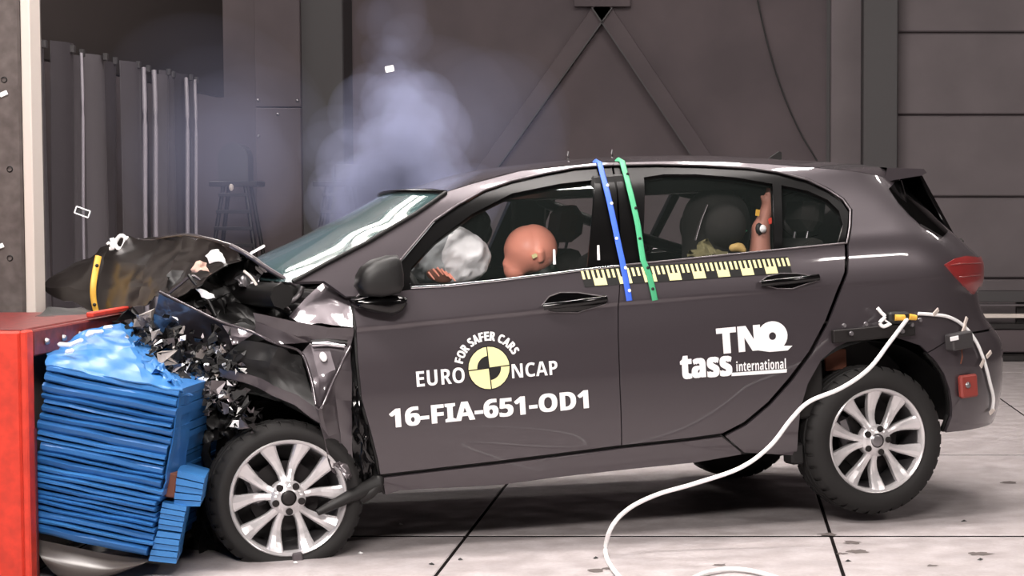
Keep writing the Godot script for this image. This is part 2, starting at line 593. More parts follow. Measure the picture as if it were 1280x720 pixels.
func materials() -> void:
	M.paint = mat(Color(0.285, 0.262, 0.278), 0.38, 0.55)
	M.shaded_paint = mat(Color(0.09, 0.075, 0.072), 0.40, 0.1)  # body paint darkened: the shade on the bonnet fold is in this colour
	M.shaded_paint.clearcoat_enabled = true
	M.shaded_paint.clearcoat = 0.7
	M.shaded_paint.clearcoat_roughness = 0.25
	M.paint.clearcoat_enabled = true
	M.paint.clearcoat = 1.0
	M.paint.clearcoat_roughness = 0.04
	M.dark_paint = M.paint
	M.black = mat(Color(0.035, 0.033, 0.034), 0.5)
	M.gloss = mat(Color(0.02, 0.02, 0.022), 0.14)
	M.frame = mat(Color(0.02, 0.019, 0.02), 0.3, 0.0, 0.25)
	M.plastic = mat(Color(0.06, 0.056, 0.055), 0.55)
	M.cabin = mat(Color(0.085, 0.075, 0.07), 0.85)
	M.seat = mat(Color(0.10, 0.09, 0.085), 0.95)
	M.rubber = mat(Color(0.075, 0.068, 0.066), 0.8)
	M.alloy = mat(Color(0.80, 0.79, 0.795), 0.25, 0.5)
	M.steel = mat(Color(0.55, 0.54, 0.55), 0.35, 0.9)
	M.dark_steel = mat(Color(0.16, 0.15, 0.15), 0.5, 0.6)
	M.chrome = mat(Color(0.85, 0.85, 0.87), 0.12, 1.0)
	M.trim = mat(Color(0.42, 0.40, 0.41), 0.3, 0.6)
	M.glass = mat(Color(0.3, 0.34, 0.33, 0.06), 0.02)
	M.glass.transparency = BaseMaterial3D.TRANSPARENCY_ALPHA
	M.screen = mat(Color(0.50, 0.66, 0.67, 0.20), 0.05)
	M.screen.transparency = BaseMaterial3D.TRANSPARENCY_ALPHA
	M.dark_glass = mat(Color(0.02, 0.02, 0.02), 0.04)
	M.white = mat(Color(0.93, 0.93, 0.93), 0.6)
	M.cream = mat(Color(0.93, 0.90, 0.66), 0.6)
	M.ink = mat(Color(0.03, 0.03, 0.03), 0.6)
	M.red = tri(mat(Color(0.80, 0.22, 0.15), 0.55), 1.4)
	M.red.albedo_texture = noise_tex(Color(0.86, 0.86, 0.86), Color(1, 1, 1), 0.02, 4)
	M.brick_red = mat(Color(0.52, 0.20, 0.17), 0.5)
	M.dark_red = tri(mat(Color(0.45, 0.13, 0.12), 0.5), 1.4)
	M.dark_red.albedo_texture = noise_tex(Color(0.72, 0.72, 0.72), Color(1, 1, 1), 0.03, 5)
	M.blue = mat(Color(0.19, 0.42, 0.66), 0.36, 0.1)
	M.blue_b = mat(Color(0.22, 0.46, 0.70), 0.34, 0.1)
	M.blue_c = mat(Color(0.165, 0.38, 0.61), 0.38, 0.1)
	M.lens = mat(Color(0.50, 0.05, 0.045), 0.14)
	M.lens.clearcoat_enabled = true
	M.tape_blue = mat(Color(0.18, 0.36, 0.80), 0.5)
	M.tape_green = mat(Color(0.22, 0.60, 0.42), 0.5)
	M.salmon = mat(Color(1.0, 0.66, 0.57), 0.42)
	M.skin = mat(Color(0.62, 0.42, 0.36), 0.6)
	M.cloth = mat(Color(0.99, 0.99, 1.0), 0.8)
	M.cloth_grey = mat(Color(0.68, 0.70, 0.71), 0.9)
	M.brown = mat(Color(0.42, 0.24, 0.17), 0.7)
	M.yellow = mat(Color(0.85, 0.66, 0.25), 0.5)
	M.mustard = mat(Color(0.72, 0.60, 0.36), 0.7)
	M.olive = mat(Color(0.42, 0.40, 0.28), 0.9)
	M.concrete = tri(mat(Color(0.72, 0.695, 0.70), 0.6), 0.45)
	M.concrete.albedo_texture = noise_tex(Color(0.90, 0.89, 0.885), Color(1, 1, 1), 0.012, 21, 6, 1024)
	M.concrete.roughness_texture = noise_tex(Color(0.55, 0.55, 0.55), Color(1, 1, 1), 0.02, 22, 4)
	M.concrete.detail_enabled = true
	M.concrete.detail_blend_mode = BaseMaterial3D.BLEND_MODE_MUL
	M.concrete.detail_albedo = noise_tex(Color(0.93, 0.925, 0.92), Color(1, 1, 1), 0.09, 23, 5, 1024)
	M.concrete.detail_uv_layer = BaseMaterial3D.DETAIL_UV_1
	M.dirt = mat(Color(0.34, 0.31, 0.30), 0.8)
	M.joint = mat(Color(0.06, 0.045, 0.045), 0.95, 0.0, 0.2)
	M.wall = tri(mat(Color(0.315, 0.278, 0.288), 0.8), 0.2)
	M.wall.albedo_texture = noise_tex(Color(0.86, 0.86, 0.87), Color(1, 1, 1), 0.008, 31, 5)
	M.panel = tri(mat(Color(0.375, 0.345, 0.355), 0.75), 0.3)
	M.panel.albedo_texture = noise_tex(Color(0.92, 0.92, 0.92), Color(1, 1, 1), 0.01, 33, 4)
	M.column = mat(Color(0.20, 0.19, 0.195), 0.6)
	M.dark_wall = mat(Color(0.16, 0.13, 0.125), 0.8)
	M.curtain = mat(Color(0.29, 0.275, 0.29), 0.45)
	M.block = tri(mat(Color(0.37, 0.34, 0.33), 0.85), 0.7)
	M.block.albedo_texture = noise_tex(Color(0.80, 0.78, 0.78), Color(1, 1, 1), 0.03, 41, 5)
	M.light_steel = mat(Color(0.78, 0.74, 0.71), 0.5)
	M.glow = mat(Color(0.9, 0.9, 0.9), 0.5)
	M.glow.emission_enabled = true
	M.glow.emission = Color(1.0, 0.97, 0.94)
	M.glow.emission_energy_multiplier = 25.0
	M.shell = mat(Color(0.55, 0.52, 0.50), 0.3)

func lamp_bank(at: Vector3, w: float, d: float, turn: float, tilt: float, energy: float, label: String) -> void:
	var t := thing("lamp_bank", label, "lamp", at, "overhead floodlight banks")
	t.rotation_degrees = Vector3(tilt, turn, 0)
	part("housing", MB.new().box(Vector3(0, 0.12, 0), Vector3(w + 0.1, 0.2, d + 0.1), Basis.IDENTITY, 0.01).done(), M.dark_steel, t)
	part("lamp_face", MB.new().box(Vector3(0, 0.01, 0), Vector3(w, 0.02, d)).done(), M.glow, t)
	part("hanger", MB.new().tube(PackedVector3Array([Vector3(0, 0.2, 0), Vector3(0, 1.2, 0)]), 0.02).done(), M.dark_steel, t)
	var a := AreaLight3D.new()
	a.name = "lamp_light"
	a.area_size = Vector2(w, d)
	a.light_energy = energy
	a.light_color = Color(1.0, 0.965, 0.95)
	a.shadow_enabled = true
	a.area_range = 30.0
	t.add_child(a)
	a.position = Vector3(0, -0.012, 0)
	a.rotation_degrees = Vector3(-90, 0, 0)

func wall_box(called: String, c: Vector3, size: Vector3, m: Material, parent: Node = self, bev := 0.0) -> MeshInstance3D:
	var o := part(called, MB.new().box(Vector3.ZERO, size, Basis.IDENTITY, bev).done(), m, parent)
	o.position = c
	if parent == self: o.set_meta("kind", "structure")
	return o

func hall() -> void:
	# the floor: a bed with concrete slabs 1.5 m by 2.8 m on it
	var fl := wall_box("floor", Vector3(1.0, -0.13, -0.5), Vector3(15.0, 0.2, 22.0), M.joint)
	var slab := MB.new().box(Vector3.ZERO, Vector3(1.486, 0.06, 2.757), Basis.IDENTITY, 0.003).done()
	for i in 10:
		for j in 7:
			var x := -6.31 + 1.5 * i
			var z := -10.0 + 0.04 + 2.8 * j
			var o := part("floor_slab", slab, M.concrete, fl)
			o.position = Vector3(x - 1.0, 0.10, z + 0.5)
	# dark sealant in the joints
	for i in 9:
		var js := part("floor_joint", MB.new().box(Vector3.ZERO, Vector3(0.014, 0.02, 19.0)).done(), M.joint, fl)
		js.position = Vector3(-6.31 + 0.75 + 1.5 * i - 1.0, 0.117, 0.2)
	for j in 6:
		var jz := part("floor_joint", MB.new().box(Vector3.ZERO, Vector3(15.0, 0.02, 0.044)).done(), M.joint, fl)
		jz.position = Vector3(0, 0.1175, -10.0 + 0.04 + 1.4 + 2.8 * j + 0.5)
	# flat dirt marks by the crossing of two joints
	for d in v3([0.519, 0.001, 0.008, 0.459, 0.001, 0.28, 0.525, 0.001, 0.223, -0.476, 0.001, 0.656, -0.015, 0.001, 0.535, 0.784, 0.001, 0.552, 0.998, 0.001, 0.28, 1.399, 0.001, -1.821, -0.433, 0.001, 0.622, 0.426, 0.001, -0.198]):
		var dm := MB.new()
		var rx := 0.018 + 0.03 * rng.randf()
		var ring := []
		for k in 14: ring.append(d + Vector3(cos(TAU * k / 14) * rx * (0.6 + 0.7 * rng.randf()), 0, sin(TAU * k / 14) * rx * (0.5 + 0.8 * rng.randf())))
		for k in 14: dm.f(d, ring[k], ring[(k + 1) % 14], Vector3.UP)
		var dmark := part("dirt_mark", dm.done(), M.dirt, fl)
		dmark.position = -fl.position
	# walls
	var back := wall_box("wall_back", Vector3(1.0, 3.2, -10.7), Vector3(15.0, 7.0, 0.5), M.wall)
	wall_box("wall_left", Vector3(-6.4, 3.2, -0.5), Vector3(0.3, 7.0, 21.0), M.dark_wall)
	wall_box("wall_right", Vector3(8.4, 3.2, -0.5), Vector3(0.3, 7.0, 21.0), M.panel)
	wall_box("wall_front", Vector3(1.0, 3.2, 10.3), Vector3(15.0, 7.0, 0.3), M.wall)
	wall_box("ceiling", Vector3(1.0, 6.85, -0.5), Vector3(15.2, 0.3, 22.2), M.dark_wall)
	# sandwich panels on the right part of the back wall
	for k in 8:
		wall_box("wall_panel", Vector3(3.4, 0.33 + 0.73 * k - 3.2, 0.27), Vector3(6.7, 0.715, 0.06), M.panel, back, 0.012)
	wall_box("pilaster", Vector3(1.09 - 1.0, 0, 0.29), Vector3(0.285, 7.0, 0.12), M.panel, back, 0.008)
	wall_box("wall_groove", Vector3(0.93 - 1.0, 0, 0.252), Vector3(0.03, 7.0, 0.012), M.column, back)
	var c1 := wall_box("trim_1", Vector3(1.37, 3.2, -10.26), Vector3(0.31, 6.9, 0.34), M.column, self, 0.01)
	tag(c1, "dark steel column between the pilaster and the pale panels", "", "", "structure")
	var c2 := wall_box("trim_2", Vector3(-3.50, 3.2, -10.2), Vector3(0.38, 6.9, 0.45), M.column, self, 0.01)
	tag(c2, "dark steel column behind the smoke", "", "", "structure")
	# the boarded column, of two sheets
	var clad := thing("clad_column", "grey sheet clad column standing left of the dark smoke-veiled column", "column", Vector3(-3.87, 0, -10.15))
	part("lower_sheet", MB.new().box(Vector3(0, 1.1, 0), Vector3(0.395, 2.19, 0.5), Basis.IDENTITY, 0.006).done(), M.wall, clad)
	part("upper_sheet", MB.new().box(Vector3(0, 4.5, -0.01), Vector3(0.395, 4.59, 0.5), Basis.IDENTITY, 0.006).done(), M.wall, clad)
	for b in [[-0.17, 2.26], [0.0, 2.14], [0.17, 2.26], [-0.17, 1.95]]:
		part("bolt", MB.new().ball(Vector3(b[0], b[1], 0.25), Vector3.ONE * 0.014).done(), M.steel, clad)
	# diagonal wall brace
	var apex := Vector3(-1.08, 3.10, -10.4)
	var br := thing("wall_brace", "pair of slanting steel braces meeting high on the back wall", "brace", Vector3(-1.08, 0, -10.4))
	for e in [Vector3(-2.35, 1.35, -10.4), Vector3(0.10, 1.35, -10.4)]:
		var d: Vector3 = (e - apex)
		var mid: Vector3 = (e + apex) * 0.5 - Vector3(-1.08, 0, -10.4)
		var ang := atan2(d.y, d.x)
		part("brace_bar", MB.new().box(mid, Vector3(d.length() + 0.1, 0.15, 0.07), Basis(Vector3.BACK, ang), 0.006).done(), M.wall, br)
		part("brace_flange", MB.new().box(mid + Basis(Vector3.BACK, ang) * Vector3(0, 0.075 if d.x > 0 and false else (-0.075 if cos(ang) > 0 else 0.075), 0.03), Vector3(d.length() + 0.1, 0.012, 0.11), Basis(Vector3.BACK, ang)).done(), M.column, br)
	part("gusset_plate", MB.new().box(apex - Vector3(-1.08, 0, -10.4) + Vector3(0, 0.08, 0.02), Vector3(0.5, 0.14, 0.05), Basis.IDENTITY, 0.004).done(), M.wall, br)
	# hanging cable on the back wall
	var wc := part("wall_cable", MB.new().tube(curve(v3([0.248, 3.448, -10.35, 0.298, 3.167, -10.35, 0.369, 2.85, -10.35, 0.447, 2.568, -10.35, 0.547, 2.285, -10.35, 0.676, 2.002, -10.35, 0.805, 1.782, -10.35, 0.962, 1.47, -10.35, 1.035, 1.043, -10.35])), 0.008).done(), M.black, self)
	tag(wc, "thin black cable hanging in a slack curve on the back wall", "cable")
	# the guard rail behind the car's tail
	var gr := thing("guard_rail", "low dark steel rail along the back wall behind the car's tail", "rail", Vector3(2.6, 0, -9.9))
	for r in [[0.50, 0.10, M.column], [0.33, 0.035, M.light_steel], [0.24, 0.05, M.dark_steel], [0.425, 0.02, M.trim]]:
		part("rail_bar", MB.new().box(Vector3(0, 0.06 + r[0], 0), Vector3(4.6, r[1], 0.12), Basis.IDENTITY, 0.004).done(), r[2], gr)
	part("base_box", MB.new().box(Vector3(0, 0.17, -0.1), Vector3(4.6, 0.2, 0.3), Basis.IDENTITY, 0.01).done(), M.wall, gr)
	part("foot_plate", MB.new().box(Vector3(0, 0.03, -0.05), Vector3(4.7, 0.06, 0.4), Basis.IDENTITY, 0.01).done(), M.dark_steel, gr)
	for x in [-2.0, -1.0, 0.0, 1.0, 2.0]:
		part("rail_post", MB.new().box(Vector3(x, 0.3, -0.08), Vector3(0.08, 0.6, 0.08)).done(), M.dark_steel, gr)
	# concrete crash block behind the barrier, with a pale steel edge
	var bl := thing("concrete_block", "tall grey concrete crash wall with a pale steel edge behind the red barrier", "concrete wall", Vector3(-3.9, 0, -0.6))
	part("block_body", MB.new().box(Vector3(-0.05, 1.7, -0.15), Vector3(1.9, 3.4, 0.3), Basis.IDENTITY, 0.01).done(), M.block, bl)
	part("edge_plate", MB.new().box(Vector3(0.925, 1.7, -0.07), Vector3(0.04, 3.4, 0.14), Basis.IDENTITY, 0.004).done(), M.light_steel, bl)
	for k in 14:
		var p := Vector3(0.86 - 0.14 * (k % 2) - rng.randf() * 0.04, 0.75 + 0.19 * k, 0.002)
		part("bolt_hole", MB.new().lathe(v2([0.010, 0.004, 0.014, 0.0, 0.010, -0.01, 0.0, -0.01]), 10, p).done(), M.ink, bl)
	for p in [Vector3(0.83, 1.83, 0.006), Vector3(0.80, 1.18, 0.006)]:
		part("chip_mark", MB.new().box(p, Vector3(0.035, 0.02, 0.006), Basis(Vector3.BACK, 0.4), 0.002).done(), M.white, bl)
	# the strip curtain that hangs in depth along the left
	var cu := thing("strip_curtain", "row of grey hanging strips with painted glints on the folds along the left side", "curtain", Vector3(-4.1, 0, -6.0))
	var z := -3.6
	var k2 := 0
	var curt := [M.curtain, mat(Color(0.225, 0.21, 0.225), 0.5), mat(Color(0.335, 0.32, 0.335), 0.4), mat(Color(0.52, 0.50, 0.53), 0.4)]
	while z > -7.75:
		var w := 0.26 + rng.randf() * 0.2
		var out := 0.035 if k2 % 2 == 0 else -0.01
		var rows := []
		var hi := 2.27 + 0.09 * rng.randf()
		for yy in [0.0, 1.2, hi]:
			var row := PackedVector3Array()
			for j in 5:
				var t := j / 4.0
				row.append(Vector3(out + 0.06 * sin(t * PI) + (0.015 * sin(k2 * 2.1 + yy)), yy, z - w * t + 6.0))
			rows.append(row)
		part("curtain_strip", sheet(rows, 5, 0.0, 4.0, k2, Vector3.RIGHT, true, 0.006), curt[[2, 0, 1, 0, 2, 1, 0, 1][k2 % 8]], cu)
		part("clip_bolt", MB.new().box(Vector3(out + 0.07, 2.31, z - w * 0.5 + 6.0), Vector3(0.03, 0.05, 0.05), Basis.IDENTITY, 0.006).done(), M.column, cu)
		z -= w * 0.92
		k2 += 1
	for f in [[-6.15, 0.05], [-6.42, 0.05], [-7.3, 0.045], [-7.55, 0.04], [-4.75, 0.03]]:  # pale tubes that paint the glint of the folds
		part("painted_glint", MB.new().tube(curve(PackedVector3Array([Vector3(0.10, 2.3, f[0] + 6.0), Vector3(0.115, 1.9, f[0] + 6.0 + 0.04), Vector3(0.10, 1.0, f[0] + 6.03), Vector3(0.11, 0.02, f[0] + 6.0)]), 5), f[1] * 0.35, f[1] * 0.35, 8).done(), curt[3], cu)
	part("added_dark_board", MB.new().box(Vector3(-0.10, 2.85, -0.25), Vector3(0.06, 1.2, 5.9)).done(), M.dark_wall, cu)  # dark board added to darken the wall above the strips

func barrier() -> void:
	var b := thing("barrier_frame", "red steel barrier frame at the left edge carrying the blue honeycomb", "barrier", Vector3(-3.0, 0, 0.4))
	part("side_plate", MB.new().box(Vector3(-0.05, 0.455, 0.545), Vector3(1.1, 0.91, 0.04), Basis.IDENTITY, 0.008).done(), M.red, b)
	part("edge_flange", MB.new().box(Vector3(0.515, 0.455, 0.535), Vector3(0.026, 0.915, 0.075), Basis.IDENTITY, 0.006).done(), M.red, b)
	part("top_beam", MB.new().box(Vector3(0.50, 0.862, -0.09), Vector3(0.05, 0.095, 1.15), Basis.IDENTITY, 0.006).done(), M.dark_red, b)
	part("top_plate", MB.new().box(Vector3(-0.05, 0.907, -0.09), Vector3(1.1, 0.016, 1.16), Basis.IDENTITY, 0.004).done(), M.dark_red, b)
	part("top_bar", MB.new().box(Vector3(0.53, 0.93, -0.42), Vector3(0.03, 0.02, 0.5), Basis.IDENTITY, 0.004).done(), M.red, b)
	part("backing_block", MB.new().box(Vector3(-0.08, 0.42, -0.09), Vector3(1.0, 0.80, 1.1), Basis.IDENTITY, 0.01).done(), M.shell, b)
	for k in 5:
		part("bolt", MB.new().lathe(v2([0.0, 0.014, 0.009, 0.013, 0.013, 0.004, 0.013, 0.0]), 8, Vector3(0.527, 0.862, 0.36 - 0.2 * k), Basis(Vector3.UP, PI / 2)).done(), M.steel, b)
	part("lower_flange", MB.new().box(Vector3(0.50, 0.25, 0.50), Vector3(0.06, 0.62, 0.03), Basis.IDENTITY, 0.004).done(), M.dark_red, b)
	# crushed honeycomb: folded layers on top of one another
	var h := thing("honeycomb_block", "crushed bright blue aluminium honeycomb block of many folded layers", "honeycomb block", Vector3(-2.3, 0, 0.35))
	var q := v3([-2.446, 0.786, 0.85, -1.963, 0.693, 0.85, -2.088, 0.082, 0.85, -2.516, 0.175, 0.85])
	for i in 4: q[i] -= h.position
	var n := 24
	var cuts := [0.0]
	for i in n: cuts.append(cuts[i] + 0.6 + rng.randf() * 0.9)
	for i in n:
		var t0: float = cuts[i] / cuts[n]
		var t1: float = cuts[i + 1] / cuts[n] - 0.004
		var a := q[0].lerp(q[3], t0)
		var a2 := q[0].lerp(q[3], t1)
		var c := q[1].lerp(q[2], t0)
		var c2 := q[1].lerp(q[2], t1)
		var jl := (rng.randf() - 0.5) * 0.02
		var jr := (rng.randf() - 0.5) * 0.022
		var mb := MB.new()
		var steps := 10
		var pv := []
		var d0 := 0.006 + rng.randf() * 0.010
		var d1 := 0.003 + rng.randf() * 0.008
		for s in steps + 1:
			var u := float(s) / steps
			var top := (a + Vector3(jl, 0, 0)).lerp(c + Vector3(jr, 0, 0), u)
			var bot := (a2 + Vector3(jl, 0, 0)).lerp(c2 + Vector3(jr, 0, 0), u)
			var wv := sin(u * 7.0 + i * 1.7) * 0.004 + sin(u * 17.0 + i) * 0.002
			top += Vector3(0, wv * 0.5, 0); bot += Vector3(0, wv * 0.5, 0)
			pv.append([top + Vector3(0, 0, -0.006), top.lerp(bot, 0.3) + Vector3(0, 0, d0 + wv), top.lerp(bot, 0.72) + Vector3(0, 0, d1 + wv), bot + Vector3(0, 0, -0.008), bot + Vector3(0, 0, -1.0), top + Vector3(0, 0, -1.0)])
		for s in steps:
			for k in 6:
				var l := (k + 1) % 6
				var hint: Vector3 = [Vector3(0, 1, 1), Vector3(0, 0, 1), Vector3(0, -1, 1), Vector3.DOWN, Vector3.FORWARD, Vector3.UP][k]
				mb.q(pv[s][k], pv[s + 1][k], pv[s + 1][l], pv[s][l], hint)
		for e in [0, steps]:
			for k in range(1, 5): mb.f(pv[e][0], pv[e][k], pv[e][k + 1], Vector3.LEFT if e == 0 else Vector3.RIGHT)
		part("honeycomb_layer", mb.done(), [M.blue, M.blue_b, M.blue_c][rng.randi() % 3], h)
	# torn top face and the bumper blocks pushed off to the right
	var tp := [v3([-2.511, 0.82, 0.6, -2.458, 0.874, 0.35, -2.42, 0.885, 0, -2.406, 0.847, -0.2]), v3([-2.465, 0.806, 0.78, -2.368, 0.817, 0.6, -2.246, 0.813, 0.45, -2.205, 0.79, 0.3]), v3([-2.443, 0.786, 0.86, -2.29, 0.755, 0.86, -2.089, 0.72, 0.86, -1.957, 0.694, 0.86])]
	for r in tp.size():
		for i in tp[r].size(): tp[r][i] -= h.position
	part("torn_cover", sheet(tp, 8, 0.006, 7.0, 3, Vector3(0, 1, 0.4), false, 0.006), M.blue_b, h)
	var up := [v3([-2.434, 0.875, -0.05, -2.403, 0.882, -0.1, -2.373, 0.827, -0.2]), v3([-2.261, 0.809, 0.4, -2.248, 0.809, 0.3, -2.254, 0.77, 0.1]), v3([-2.115, 0.753, 0.7, -2.107, 0.752, 0.6, -2.092, 0.72, 0.5]), v3([-1.962, 0.692, 0.84, -1.971, 0.678, 0.75, -1.989, 0.641, 0.6])]
	for r in up.size():
		for i in up[r].size(): up[r][i] -= h.position
	part("torn_edge", sheet(up, 8, 0.022, 13.0, 9, Vector3(0.5, 1, 0.5), false, 0.006), M.blue, h)
	var rf := [v3([-1.962, 0.689, 0.84, -1.984, 0.632, 0.6]), v3([-2.019, 0.393, 0.84, -2.012, 0.362, 0.6]), v3([-2.035, 0.328, 0.84, -2.043, 0.287, 0.6])]
	for r in rf.size():
		for i in rf[r].size(): rf[r][i] -= h.position
	part("torn_flank", sheet(rf, 8, 0.008, 9.0, 5, Vector3(1, 0, 0.3), false, 0.006), M.blue_c, h)
	for bb in [v3([-1.989, 0.393, 0.8, -1.891, 0.364, 0.8, -1.91, 0.258, 0.8, -2.006, 0.258, 0.8]), v3([-2.038, 0.28, 0.83, -1.951, 0.263, 0.83, -1.97, 0.169, 0.83, -2.057, 0.181, 0.83]), v3([-2.055, 0.177, 0.84, -1.971, 0.165, 0.84, -1.99, 0.054, 0.84, -2.091, 0.065, 0.84])]:
		var k3 := MB.new()
		var a := []
		for p in bb: a.append(p - h.position)
		for s in 5:
			var f0 := s / 5.0
			var f1 := (s + 1) / 5.0 - 0.03
			var z0 := 0.006 * (s % 2)
			var l0: Vector3 = a[0].lerp(a[3], f0); var l1: Vector3 = a[0].lerp(a[3], f1)
			var r0: Vector3 = a[1].lerp(a[2], f0); var r1: Vector3 = a[1].lerp(a[2], f1)
			var bk := Vector3(-0.05, 0, -0.28)
			var fw := Vector3(0, 0, z0)
			k3.q(l0 + fw, r0 + fw, r1 + fw, l1 + fw, Vector3.BACK)
			k3.q(l0 + fw, r0 + fw, r0 + bk, l0 + bk, Vector3.UP)
			k3.q(l1 + fw, r1 + fw, r1 + bk, l1 + bk, Vector3.DOWN)
			k3.q(r0 + fw, r1 + fw, r1 + bk, r0 + bk, Vector3.RIGHT)
			k3.q(l0 + fw, l1 + fw, l1 + bk, l0 + bk, Vector3.LEFT)
			k3.q(l0 + bk, r0 + bk, r1 + bk, l1 + bk, Vector3.FORWARD)
		part("bumper_block", k3.done(), M.blue_b, h)
	var wd := v3([-2.045, 0.387, 0.8, -1.992, 0.367, 0.8, -2.002, 0.288, 0.8, -2.049, 0.294, 0.8])
	part("torn_core", MB.new().box((wd[0] + wd[2]) * 0.5 - h.position + Vector3(0, 0, -0.06), Vector3(0.05, 0.09, 0.1), Basis(Vector3.BACK, -0.15), 0.004).done(), M.brown, h)
	# bent base sheet under the honeycomb
	var bs := [v3([-2.524, 0.144, 0.8, -2.379, 0.114, 0.8, -2.233, 0.085, 0.8, -2.082, 0.07, 0.8]), v3([-2.471, 0.08, 0.86, -2.356, 0.04, 0.86, -2.24, 0.034, 0.86, -2.1, 0.063, 0.86]), v3([-2.444, 0.021, 0.82, -2.364, -0.02, 0.82, -2.27, -0.003, 0.82, -2.17, 0.032, 0.82])]
	var o := part("base_sheet", sheet(bs, 8, 0.0, 3.0, 1, Vector3(0.2, 0.2, 1), true, 0.008), M.shell.duplicate(), self)
	o.material_override.albedo_color = Color(0.30, 0.28, 0.27)
	tag(o, "grey bent metal sheet curling under the blue honeycomb block", "metal sheet")
	# small white patches on the honeycomb
	for fpt in v3([-2.371, 0.817, 0.8, -2.404, 0.837, 0.75, -2.378, 0.842, 0.7, -2.388, 0.859, 0.5, -2.382, 0.865, 0.45, -2.377, 0.874, 0.3]):
		part("white_patch", MB.new().box(fpt - h.position + Vector3(0, 0.012, 0.01), Vector3(0.03 + rng.randf() * 0.04, 0.016, 0.02), Basis(Vector3.BACK, rng.randf() * 0.6 - 0.1), 0.006).done(), M.white, h)

# ---------------------------------------------------------------- the car
func two(called: String, outline: PackedVector2Array, m: Material, near: Node, far: Node, gap := 0.003, off := 0.0, deep := 0.018, holes := []) -> MeshInstance3D:
	if far: part(called, skin(MB.new(), outline, -1.0, gap, off, deep, holes, 0.1, 0.05).done(), m, far)
	return part(called, skin(MB.new(), outline, 1.0, gap, off, deep, holes, 0.05, 0.008).done(), m, near)

func group_at(called: String, parent: Node, at := Vector3.ZERO) -> Node3D:
	var o := Node3D.new()
	var used := 0
	for c in parent.get_children():
		if String(c.name).begins_with(called): used += 1
	o.name = called if used == 0 else "%s_%03d" % [called, used]
	parent.add_child(o, true)
	o.position = at
	return o

func side_line(pts: PackedVector2Array, off: float, side := 1.0) -> PackedVector3Array:
	var r := PackedVector3Array()
	for i in pts.size() - 1:
		var k := maxi(2, int(pts[i].distance_to(pts[i + 1]) / 0.03))
		for j in k:
			var p := pts[i].lerp(pts[i + 1], float(j) / k)
			r.append(on_side(p.x, p.y, off) * Vector3(1, 1, side))
	var e := pts[pts.size() - 1]
	r.append(on_side(e.x, e.y, off) * Vector3(1, 1, side))
	return r

func on_car(p: Vector3) -> Vector3:
	return car.transform * p

